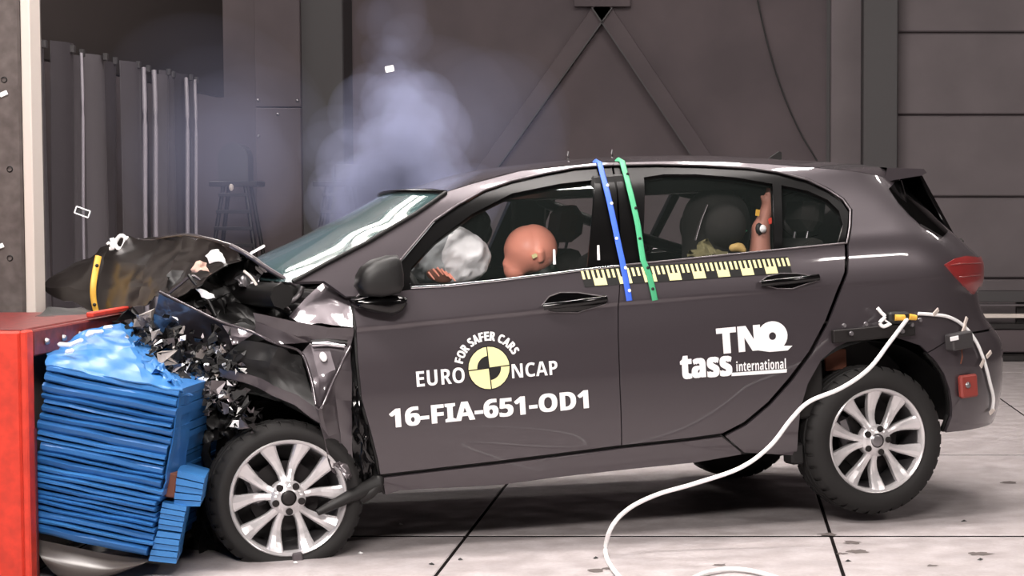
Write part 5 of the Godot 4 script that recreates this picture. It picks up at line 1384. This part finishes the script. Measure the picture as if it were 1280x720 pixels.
# ---------------------------------------------------------------- cables, dummies, small things
func cables() -> void:
	# the white cable from the bracket over the rear wheel to the floor
	var c := v3([2.777, 0.828, 0.932])
	c[0] = on_car(c[0])
	c.append_array(v3([0.68, 0.795, -0.2, 0.59, 0.691, -0.13, 0.475, 0.619, -0.06, 0.345, 0.568, -0.02, 0.273, 0.502, 0, 0.182, 0.394, 0.05, 0.064, 0.313, 0.09, -0.111, 0.257, 0.13, -0.262, 0.219, 0.18, -0.372, 0.174, 0.26, -0.435, 0.115, 0.37]))
	c.append_array(v3([-0.46, 0.012, 0.309, -0.403, 0.012, 0.737, -0.318, 0.012, 1.076, -0.208, 0.012, 1.183, -0.107, 0.012, 0.87, -0.044, 0.012, 0.745, 0.05, 0.012, 0.694, 0.16, 0.012, 0.82, 0.293, 0.012, 1.153, 0.366, 0.012, 1.838, 0.239, 0.012, 2.509]))
	var o := part("data_cable", MB.new().tube(curve(c, 8), 0.0088, 0.0088, 12).done(), M.white, self)
	tag(o, "long white cable hanging from the rear wheel arch and looping over the floor", "cable")
	var c2 := v3([2.848, 0.846, 0.898, 2.917, 0.838, 0.891, 3.002, 0.822, 0.874, 3.081, 0.782, 0.852, 3.143, 0.711, 0.848, 3.188, 0.62, 0.836, 3.233, 0.51, 0.802, 3.265, 0.441, 0.767, 3.266, 0.38, 0.747])
	for i in c2.size(): c2[i] = on_car(c2[i])
	var o2 := part("sensor_cable", MB.new().tube(curve(c2, 6), 0.0075, 0.0075, 10).done(), M.white, self)
	tag(o2, "thin white cable taped in an arc down the car's rear bumper", "cable")
	for t in [[1170, 390, 0.5], [1207, 402, 1.0], [1205, 411, 0.9], [1236, 443, 0.5], [1228, 454, 0.8], [1240, 514, 0.4]]:
		var p := on_car(at_side(t[0], t[1], 0.018))
		var tp := part("tape_strip", MB.new().box(Vector3.ZERO, Vector3(0.045, 0.020, 0.008), car.transform.basis * Basis(Vector3.UP, 0.5) * Basis(Vector3.BACK, t[2]), 0.003).done(), M.light_steel, o2)
		tp.position = p
	# sensor bracket on the arch
	var b := thing("sensor_bracket", "dark bolted bracket with brass fittings above the car's rear wheel", "bracket")
	b.transform = car.transform
	var l := v3([2.436, 0.775, 0.913, 2.818, 0.783, 0.906])
	var ang := atan2(l[1].y - l[0].y, l[1].x - l[0].x)
	part("flat_bar", MB.new().box((l[0] + l[1]) * 0.5, Vector3(l[0].distance_to(l[1]), 0.055, 0.03), Basis(Vector3.BACK, ang), 0.004).done(), M.dark_steel, b)
	for p in v3([2.48, 0.82, 0.935, 2.581, 0.82, 0.934, 2.512, 0.784, 0.935, 2.753, 0.778, 0.931, 2.8, 0.802, 0.929, 2.84, 0.82, 0.927]):
		part("bolt_head", MB.new().lathe(v2([0.0, 0.009, 0.008, 0.008, 0.011, 0.0]), 8, p).done(), M.steel, b)
	part("valve_body", MB.new().box(at_side(1122, 397, 0.03), Vector3(0.10, 0.05, 0.05), Basis(Vector3.BACK, -0.05), 0.01).done(), M.plastic, b)
	part("brass_fitting", MB.new().tube(v3([2.714, 0.839, 0.939, 2.76, 0.836, 0.938]), 0.014, 0.014, 10).done(), M.yellow, b)
	part("brass_fitting", MB.new().tube(v3([2.783, 0.838, 0.937, 2.817, 0.832, 0.936]), 0.014, 0.012, 10).done(), M.yellow, b)
	part("hose_loop", MB.new().tube(curve(v3([2.637, 0.884, 0.94, 2.654, 0.863, 0.94, 2.669, 0.845, 0.94, 2.645, 0.823, 0.941, 2.659, 0.805, 0.941, 2.69, 0.813, 0.94])), 0.008, 0.008, 8).done(), M.white, b)
	part("zip_tie", MB.new().tube(v3([2.668, 0.832, 0.94, 2.697, 0.81, 0.94]), 0.004, 0.004, 6).done(), M.white, b)
	# box and red block on the bumper corner
	var g := thing("sensor_box", "small grey sensor box stuck on the car's rear corner above the red block", "box")
	g.transform = car.transform
	part("box_body", MB.new().box(at_side(1199, 426, 0.03), Vector3(0.115, 0.072, 0.06), Basis(Vector3.UP, 0.2) * Basis(Vector3.BACK, 0.08), 0.006).done(), M.column, g)
	part("box_label", MB.new().box(at_side(1193, 423, 0.066), Vector3(0.045, 0.018, 0.004), Basis(Vector3.UP, 0.2) * Basis(Vector3.BACK, 0.08), 0.001).done(), M.white, g)
	part("cable_stub", MB.new().tube(v3([3.054, 0.681, 0.887, 3.056, 0.646, 0.887, 3.046, 0.616, 0.888]), 0.005, 0.003, 6).done(), M.brown, g)
	var r := thing("red_block", "square red block with a central screw on the rear bumper", "block")
	r.transform = car.transform
	part("block_body", MB.new().box(at_side(1210, 482.5, 0.016), Vector3(0.092, 0.10, 0.03), Basis(Vector3.UP, 0.15) * Basis(Vector3.BACK, 0.03), 0.008).done(), M.brick_red, r)
	part("screw", MB.new().ball(at_side(1210, 481.5, 0.032), Vector3(0.014, 0.014, 0.008), Basis(Vector3.UP, 0.15), 12, 8).done(), M.steel, r)

func at_side(px: float, py: float, off: float) -> Vector3:
	var z := 0.85
	for k in 50:
		var p := at_car(px, py, z + off)
		z += 0.5 * (side_at(to_u(p.x, p.y), p.y).z - z)
	return at_car(px, py, z + off)

func extras() -> void:
	# driver dummy: head, neck, shoulders and arms, thrown forward into the air bag
	var d := thing("crash_dummy", "pink headed crash test dummy at the wheel leaning into the airbag", "dummy")
	d.transform = car.transform
	var h := at_car(666, 311, 0.38)
	var face := body([[h, h + Vector3(-0.02, 0.0, 0), 0.104, 0.100], [h + Vector3(-0.05, -0.03, 0), h + Vector3(-0.085, -0.085, 0), 0.075, 0.045], [h + Vector3(-0.10, -0.03, 0), h + Vector3(-0.117, -0.055, 0), 0.014, 0.017],
		[h + Vector3(-0.085, 0.0, 0.035), h + Vector3(-0.085, 0.0, -0.035), 0.024, 0.024], [h + Vector3(-0.10, -0.085, 0.022), h + Vector3(-0.10, -0.085, -0.022), 0.012, 0.012],
		[h + Vector3(0.0, -0.015, 0.098), h + Vector3(0.004, -0.045, 0.094), 0.018, 0.012], [h + Vector3(0.0, -0.015, -0.098), h + Vector3(0.004, -0.045, -0.094), 0.018, 0.012]], 0.007, 0.006)
	part("head", face.done(), M.salmon, d)
	for s in [1.0, -1.0]:
		part("eye", MB.new().ball(h + Vector3(-0.103, -0.012, 0.036 * s), Vector3(0.008, 0.010, 0.014), Basis.IDENTITY, 10, 8).done(), M.ink, d)
	var hip := Vector3(1.28, 0.60, 0.37)
	var chest := h + Vector3(0.10, -0.33, -0.01)
	var neck := h + Vector3(0.055, -0.12, 0)
	var trunk := body([[hip, chest, 0.15, 0.155], [chest + Vector3(0, 0.08, -0.12), chest + Vector3(0, 0.08, 0.12), 0.085, 0.085], [chest, neck, 0.09, 0.052], [neck, h + Vector3(0.01, -0.04, 0), 0.052, 0.05],
		[chest + Vector3(0, 0.08, 0.17), chest + Vector3(-0.12, -0.16, 0.22), 0.062, 0.05], [chest + Vector3(-0.12, -0.16, 0.22), chest + Vector3(-0.34, -0.06, 0.12), 0.048, 0.036], [chest + Vector3(0, 0.08, -0.17), chest + Vector3(-0.12, -0.16, -0.22), 0.062, 0.05],
		[chest + Vector3(-0.12, -0.16, -0.22), chest + Vector3(-0.34, -0.06, -0.12), 0.048, 0.036], [hip + Vector3(0, 0, 0.1), hip + Vector3(-0.42, 0.08, 0.14), 0.09, 0.065], [hip + Vector3(0, 0, -0.1), hip + Vector3(-0.42, 0.08, -0.14), 0.09, 0.065]], 0.018, 0.012)
	part("suit", trunk.done(), M.tape_green.duplicate(), d)
	(d.get_child(d.get_child_count() - 1) as MeshInstance3D).material_override.albedo_color = Color(0.05, 0.11, 0.08)
	for m in [[668, 320, 0.49, 0.35], [675, 317, 0.488, -0.3]]:
		part("target_mark", MB.new().box(at_car(m[0], m[1], m[2]), Vector3(0.022, 0.017, 0.004), Basis(Vector3.BACK, m[3]), 0.001).done(), M.cream, d)
	# rear dummy: the child with a raised arm
	var k := thing("child_dummy", "child crash dummy on the rear seat with one arm flung up", "dummy")
	k.transform = car.transform
	var e0 := at_car(950, 318, 0.52)
	var e1 := at_car(951, 286, 0.52)
	var e2 := at_car(961, 250, 0.54)
	var e3 := at_car(962, 233, 0.54)
	var ch := at_car(915, 345, 0.42)
	part("arm", body([[e0, e1, 0.048, 0.038], [e1, e2, 0.034, 0.021], [e2, e3, 0.019, 0.011], [e2 + Vector3(0.012, 0, 0.005), e3 + Vector3(0.018, -0.012, 0.006), 0.012, 0.009], [e2 + Vector3(-0.01, 0, 0.01), e3 + Vector3(-0.006, -0.005, 0.012), 0.012, 0.009], [e2 + Vector3(-0.015, -0.02, 0), e2 + Vector3(-0.035, 0.015, 0.01), 0.011, 0.008]], 0.006, 0.006).done(), M.skin, k, "bare brown arm")
	part("elbow_joint", MB.new().ball(at_car(953, 286, 0.57), Vector3(0.018, 0.018, 0.018), Basis.IDENTITY, 12, 8).done(), M.white, k)
	part("elbow_joint", MB.new().ball(at_car(949, 286, 0.565), Vector3(0.018, 0.026, 0.014), Basis.IDENTITY, 12, 8).done(), M.ink, k)
	part("marker", MB.new().box(at_car(947, 266, 0.56), Vector3(0.018, 0.028, 0.006), Basis(Vector3.BACK, -0.2), 0.001).done(), M.yellow, k)
	part("marker", MB.new().box(at_car(964, 276, 0.55), Vector3(0.03, 0.026, 0.01), Basis(Vector3.BACK, 0.3), 0.003).done(), M.red, k)
	part("torso", body([[ch, ch + Vector3(0.02, -0.25, -0.03), 0.11, 0.12], [ch, e0 + Vector3(-0.02, -0.03, -0.03), 0.07, 0.055], [ch, ch + Vector3(-0.05, 0.13, -0.08), 0.05, 0.045], [ch + Vector3(-0.06, 0.2, -0.1), ch + Vector3(-0.07, 0.22, -0.1), 0.09, 0.09]], 0.012, 0.012).done(), M.cabin, k)
	part("hand", body([[at_car(916, 310, 0.55), at_car(926, 309, 0.56), 0.017, 0.016], [at_car(922, 308, 0.56), at_car(930, 313, 0.57), 0.014, 0.011]], 0.005, 0.005).done(), M.mustard, k)
	part("cloth_fold", sheet([v3([1.968, 1.145, 0.5, 2.044, 1.196, 0.48, 2.147, 1.157, 0.45]), v3([1.938, 1.133, 0.56, 2.03, 1.149, 0.56, 2.132, 1.123, 0.55])], 6, 0.02, 14.0, 3, Vector3(0, 1, 0.4)), M.olive, k)
	part("teal_strap", MB.new().tube(v3([2.19, 1.21, 0.5, 2.236, 1.235, 0.5]), 0.012, 0.010, 8, 0.4).done(), M.tape_green, k)
	# child seat shells on the rear bench
	var cs := thing("booster_shell", "dark child seat shell on the car's rear bench", "child seat")
	cs.transform = car.transform
	part("seat_shell", body([[Vector3(2.10, 0.78, 0.36), Vector3(2.16, 1.28, 0.34), 0.13, 0.15], [Vector3(2.14, 1.26, 0.18), Vector3(2.14, 1.26, 0.5), 0.09, 0.09], [Vector3(1.9, 0.72, 0.36), Vector3(2.10, 0.72, 0.36), 0.12, 0.13]], 0.02, 0.015).done(), M.seat, cs)
	part("harness", MB.new().tube(v3([1.997, 1.205, 0.5, 2.027, 1.286, 0.5, 2.06, 1.354, 0.5]), 0.010, 0.008, 8, 0.4).done(), M.trim, cs)
	# the door mirror
	var mr := group_at("door_mirror", car)
	var mo := PackedVector2Array()
	var m0 := at_car(478, 346, 1.0)
	for q in v3([0.429, 1.105, 1, 0.437, 1.144, 1, 0.458, 1.176, 1, 0.499, 1.201, 1, 0.562, 1.216, 1, 0.596, 1.215, 1, 0.61, 1.192, 1, 0.616, 1.143, 1, 0.614, 1.094, 1, 0.6, 1.067, 1, 0.528, 1.056, 1, 0.454, 1.066, 1]): mo.append(Vector2(q.x, q.y) - Vector2(m0.x, m0.y))
	part("mirror_housing", dome(mo, m0 + Vector3(0, 0, -0.05), 0.07).done(), M.black, mr)
	var fo := PackedVector2Array()
	var f0 := at_car(478, 381, 0.95)
	for q in v3([0.418, 1.052, 0.95, 0.508, 1.065, 0.95, 0.601, 1.06, 0.95, 0.638, 1.048, 0.95, 0.637, 1.024, 0.95, 0.616, 0.997, 0.95, 0.578, 0.981, 0.95, 0.504, 0.995, 0.95, 0.437, 1.02, 0.95]): fo.append(Vector2(q.x, q.y) - Vector2(f0.x, f0.y))
	part("mirror_foot", dome(fo, f0 + Vector3(0, 0, -0.06), 0.08).done(), M.gloss, mr)
	var fm := group_at("door_mirror", car)
	part("mirror_housing", body([[Vector3(0.80, 1.16, -0.97), Vector3(0.84, 1.16, -0.97), 0.085, 0.08]], 0.012, 0.012).done(), M.gloss, fm)
	# two stands at the back
	for s in [[Vector3(-4.07, 0, -9.2), "dark trestle stand with a rounded hood beside the clad column", true, 0.0], [Vector3(-3.17, 0, -9.0), "dark slatted trestle stand half hidden in the smoke", false, 0.0]]:
		var t := thing("trestle_stand", s[1], "stand", s[0])
		part("top_board", MB.new().box(Vector3(0, 1.53, 0), Vector3(0.40, 0.045, 0.3), Basis.IDENTITY, 0.006).done(), M.dark_steel, t)
		for j in 5: part("slat", MB.new().box(Vector3(0, 1.44 - 0.14 * j, 0.16), Vector3(0.24 + 0.04 * j, 0.03, 0.02), Basis.IDENTITY, 0.003).done(), M.dark_steel, t)
		for x in [-1.0, 1.0]:
			for z in [-1.0, 1.0]:
				part("leg", MB.new().tube(PackedVector3Array([Vector3(0.09 * x, 1.52, 0.1 * z), Vector3(0.32 * x, 0.0, 0.24 * z)]), 0.018, 0.018, 8).done(), M.dark_steel, t)
		if s[2]:
			var hood := v2([-0.125, 0.0])
			for q in 13: hood.append(Vector2(-0.125 * cos(PI * q / 12), 0.19 + 0.125 * sin(PI * q / 12)))
			hood.append(Vector2(0.125, 0))
			part("hood_back", MB.new().extrude(hood, 0.2, Vector3(-0.01, 1.555, -0.1)).done(), M.column, t)
			part("lamp_knob", MB.new().ball(Vector3(-0.01, 1.50, 0.17), Vector3(0.02, 0.03, 0.02)).done(), M.light_steel, t)
		else:
			part("stack_box", MB.new().box(Vector3(0.08, 1.62, 0), Vector3(0.22, 0.14, 0.2), Basis.IDENTITY, 0.01).done(), M.column, t)
	# chips of glass in flight and on the floor
	for c in [[v3([-2.44, 1.331, 0.4])[0], Vector3(0.055, 0.026, 0.004), -0.35, "clear chip of broken lens flying before the grey strip curtain"], [v3([-1.298, 1.885, 0.2])[0], Vector3(0.03, 0.02, 0.006), 0.2, "white chip flying high above the smoke"], [v3([-1.798, 1.186, 0.3])[0], Vector3(0.06, 0.006, 0.006), 0.5, "thin bright sliver flying over the bonnet"]]:
		var f := thing("flying_chip", c[3], "chip", c[0])
		var bs := Basis(Vector3.BACK, c[2])
		part("chip_body", MB.new().box(Vector3.ZERO, c[1], bs, 0.001).done(), M.glass if c[1].x > 0.05 and c[1].y > 0.01 else M.white, f)
		for s in [1.0, -1.0]:
			part("chip_edge", MB.new().box(bs * Vector3(0, c[1].y * 0.5 * s, 0.001), Vector3(c[1].x, 0.004, 0.005), bs).done(), M.white, f)
			part("chip_edge", MB.new().box(bs * Vector3(c[1].x * 0.5 * s, 0, 0.001), Vector3(0.004, c[1].y, 0.005), bs).done(), M.white, f)
	var n := 0
	var where := ["pale crumb on the floor below the front wheel", "pale crumb on the floor just right of the front tyre", "pale crumb in the shadow under the front door", "dark crumb on the bare floor left of the white cable's loop", "dark crumb beside the slanting joint under the rear door",
		"dark crumb nearest to the crossing of two floor joints", "dark crumb between the rear tyre and the far right joint", "dark crumb on the floor near the right edge", "dark crumb by the foot of the white cable's bend"]
	for g in v3([-1.625, 0, 0.494, -1.42, 0, 0.275, -1.378, 0, -0.463, -1.104, 0, 0.53, -1.011, 0, 0.423, 0.473, 0, 0.459, 1.031, 0, -0.553, 0.981, 0, 0.423, -0.493, 0, 0.386]):
		n += 1
		var m := MB.new()
		var pts := []
		for q in 7: pts.append(Vector3(cos(q * 0.9) * (0.5 + rng.randf()), 0.25 * rng.randf(), sin(q * 0.9) * (0.5 + rng.randf())) * 0.011)
		for q in range(1, 6): m.f(Vector3(0, 0.009, 0), pts[q], pts[q + 1], Vector3.UP)
		m.f(Vector3(0, 0.009, 0), pts[6], pts[0], Vector3.UP); m.f(Vector3(0, 0.009, 0), pts[0], pts[1], Vector3.UP)
		var o := part("floor_crumb", m.done(), M.black if n > 3 else M.white, self)
		o.position = g
		tag(o, where[n - 1], "debris", "debris crumbs on the floor")
	# a white piece wedged under the front rim
	var wp := part("broken_clip", MB.new().box(v3([0.158, 0.079, 0.9])[0], Vector3(0.04, 0.04, 0.02), Basis(Vector3.BACK, 0.1), 0.006).done(), M.trim, car)
	wp.set_meta("label", "grey broken clip")

func smoke() -> void:
	var t := thing("smoke", "bluish white smoke rising behind the windscreen before the dark columns", "smoke", Vector3.ZERO, "", "stuff")
	var r := RandomNumberGenerator.new()
	r.seed = 5
	var spots := v3([-1.747, 1.297, -2.28, -1.722, 1.317, -2.28, -1.634, 1.437, -2.54, -1.713, 1.225, -2.19, -1.701, 1.306, -2.15, -1.629, 1.433, -2.56, -1.716, 1.43, -2.22, -1.927, 1.47, -2.6, -1.732, 1.395, -2.42, -1.791, 1.47, -2.12, -1.874, 1.345, -2.65, -1.641, 1.454, -2.21, -1.479, 1.425, -2.62, -1.475, 1.451, -2.29, -1.622, 1.418, -2.11, -1.568, 1.219, -2.03, -1.399, 1.318, -2.2, -1.667, 1.378, -2.24, -1.471, 1.358, -2.29, -1.495, 1.233, -2.19, -1.637, 1.245, -2.22, -1.676, 1.409, -2.07, -1.6, 1.557, -2.54, -1.675, 1.624, -2.23, -1.546, 1.492, -2.03, -1.735, 1.714, -2.67, -1.6, 1.705, -2.01, -1.709, 1.449, -2.54, -1.782, 1.51, -2.43, -1.571, 1.641, -2.13, -1.682, 1.56, -2.27, -1.729, 1.453, -2.01, -1.844, 1.424, -2.55, -1.867, 1.386, -2.07, -1.74, 1.446, -2.15, -1.795, 1.426, -2.12, -1.835, 1.476, -2.03, -1.498, 1.438, -2.7, -1.36, 1.387, -2.54, -1.489, 1.382, -2.33, -1.352, 1.37, -2.03, -1.483, 1.416, -2.62, -1.533, 1.835, -2.02, -1.589, 1.737, -2.15, -1.57, 1.696, -2.1, -1.528, 1.763, -2.4, -1.59, 1.805, -2.63, -1.698, 1.87, -2.52, -1.746, 1.693, -2.15, -1.706, 1.789, -2.65, -1.827, 1.632, -2.56, -1.81, 1.778, -2.37, -1.733, 2.018, -2.19, -1.572, 1.99, -2.05, -1.623, 1.991, -2.47, -1.574, 1.925, -2.09, -1.604, 2.139, -2.04, -1.705, 2.088, -2.4, -1.704, 2.218, -2.15, -1.81, 1.235, -2.01, -1.983, 1.254, -2.57, -1.958, 1.317, -2.39, -1.956, 1.259, -2.47, -1.57, 1.598, -2.54, -1.527, 1.674, -2.02, -1.366, 1.679, -2.34, -1.848, 1.747, -2.1, -2.008, 1.643, -2.37, -2.629, 1.703, -2.58, -2.621, 1.625, -2.27, -2.374, 1.562, -2.16, -2.486, 1.493, -2.07, -1.221, 1.696, -2.62, -1.477, 1.803, -2.6])
	var dens := [1.00, 1.00, 1.00, 1.00, 1.00, 1.00, 1.00, 1.00, 1.00, 1.00, 1.00, 1.00, 1.00, 1.00, 1.00, 1.00, 1.00, 1.00, 1.00, 1.00, 1.00, 1.00, 0.90, 0.90, 0.90, 0.90, 0.90, 0.90, 0.90, 0.90, 0.90, 0.70, 0.70, 0.70, 0.70, 0.70, 0.70, 0.60, 0.60, 0.60, 0.60, 0.60, 0.80, 0.80, 0.80, 0.80, 0.80, 0.80, 0.50, 0.50, 0.50, 0.50, 0.35, 0.35, 0.35, 0.35, 0.22, 0.22, 0.22, 0.80, 0.80, 0.80, 0.80, 0.25, 0.25, 0.25, 0.30, 0.30, 0.05, 0.05, 0.06, 0.06, 0.07, 0.07]
	for i in spots.size():
		for j in 3:
			var f := FogVolume.new()
			f.shape = RenderingServer.FOG_VOLUME_SHAPE_ELLIPSOID
			var big: float = 0.24 + 0.30 * r.randf()
			if dens[i] < 0.1: big *= 3.0
			f.size = Vector3(big * 0.75, big * (0.6 + 0.4 * r.randf()), big * 0.8) * (1.0 - 0.25 * j)
			var m := FogMaterial.new()
			m.albedo = Color(0.80, 0.83, 1.0)
			m.density = 0.56 * dens[i]
			f.material = m
			f.name = "smoke_puff" if i + j == 0 else "smoke_puff_%03d" % (i * 3 + j)
			t.add_child(f)
			f.position = spots[i] + Vector3(r.randf() - 0.5, r.randf() - 0.5, r.randf() - 0.5) * 0.16
			f.rotation = Vector3(0, 0, r.randf() * 3.0)

# A cushion-shaped solid over an outline: the middle swells forward by d.
func dome(outline: PackedVector2Array, c: Vector3, d: float) -> MB:
	var mb := MB.new()
	var m := outline.size()
	var at := func(i: int, j: int) -> Vector3:
		var s: float = [1.0, 1.0, 0.95, 0.84, 0.6, 0.3, 0.0][j]
		var z: float = [-0.4, 0.1, 0.55, 0.8, 0.95, 1.0, 1.0][j]
		var p := outline[posmod(i, m)] * s
		return c + Vector3(p.x, p.y, z * d)
	for i in m:
		for j in 6:
			var pp := [at.call(i, j), at.call(i + 1, j), at.call(i + 1, j + 1), at.call(i, j + 1)]
			var nn := []
			for e in [[0, 0], [1, 0], [1, 1], [0, 1]]:
				var a: int = i + e[0]
				var b: int = j + e[1]
				var n: Vector3 = (at.call(a + 1, mini(b, 5)) - at.call(a - 1, mini(b, 5))).cross(at.call(a, mini(b + 1, 6)) - at.call(a, maxi(b - 1, 0))).normalized()
				if n.dot(at.call(a, mini(b, 5)) - c) < 0.0: n = -n
				nn.append(n if n.length() > 0.5 else Vector3.BACK)
			mb.qs(pp[0], pp[1], pp[2], pp[3], nn[0], nn[1], nn[2], nn[3])
		mb.f(c + Vector3(0, 0, -0.4 * d), at.call(i, 0), at.call(i + 1, 0), Vector3.FORWARD)
	return mb
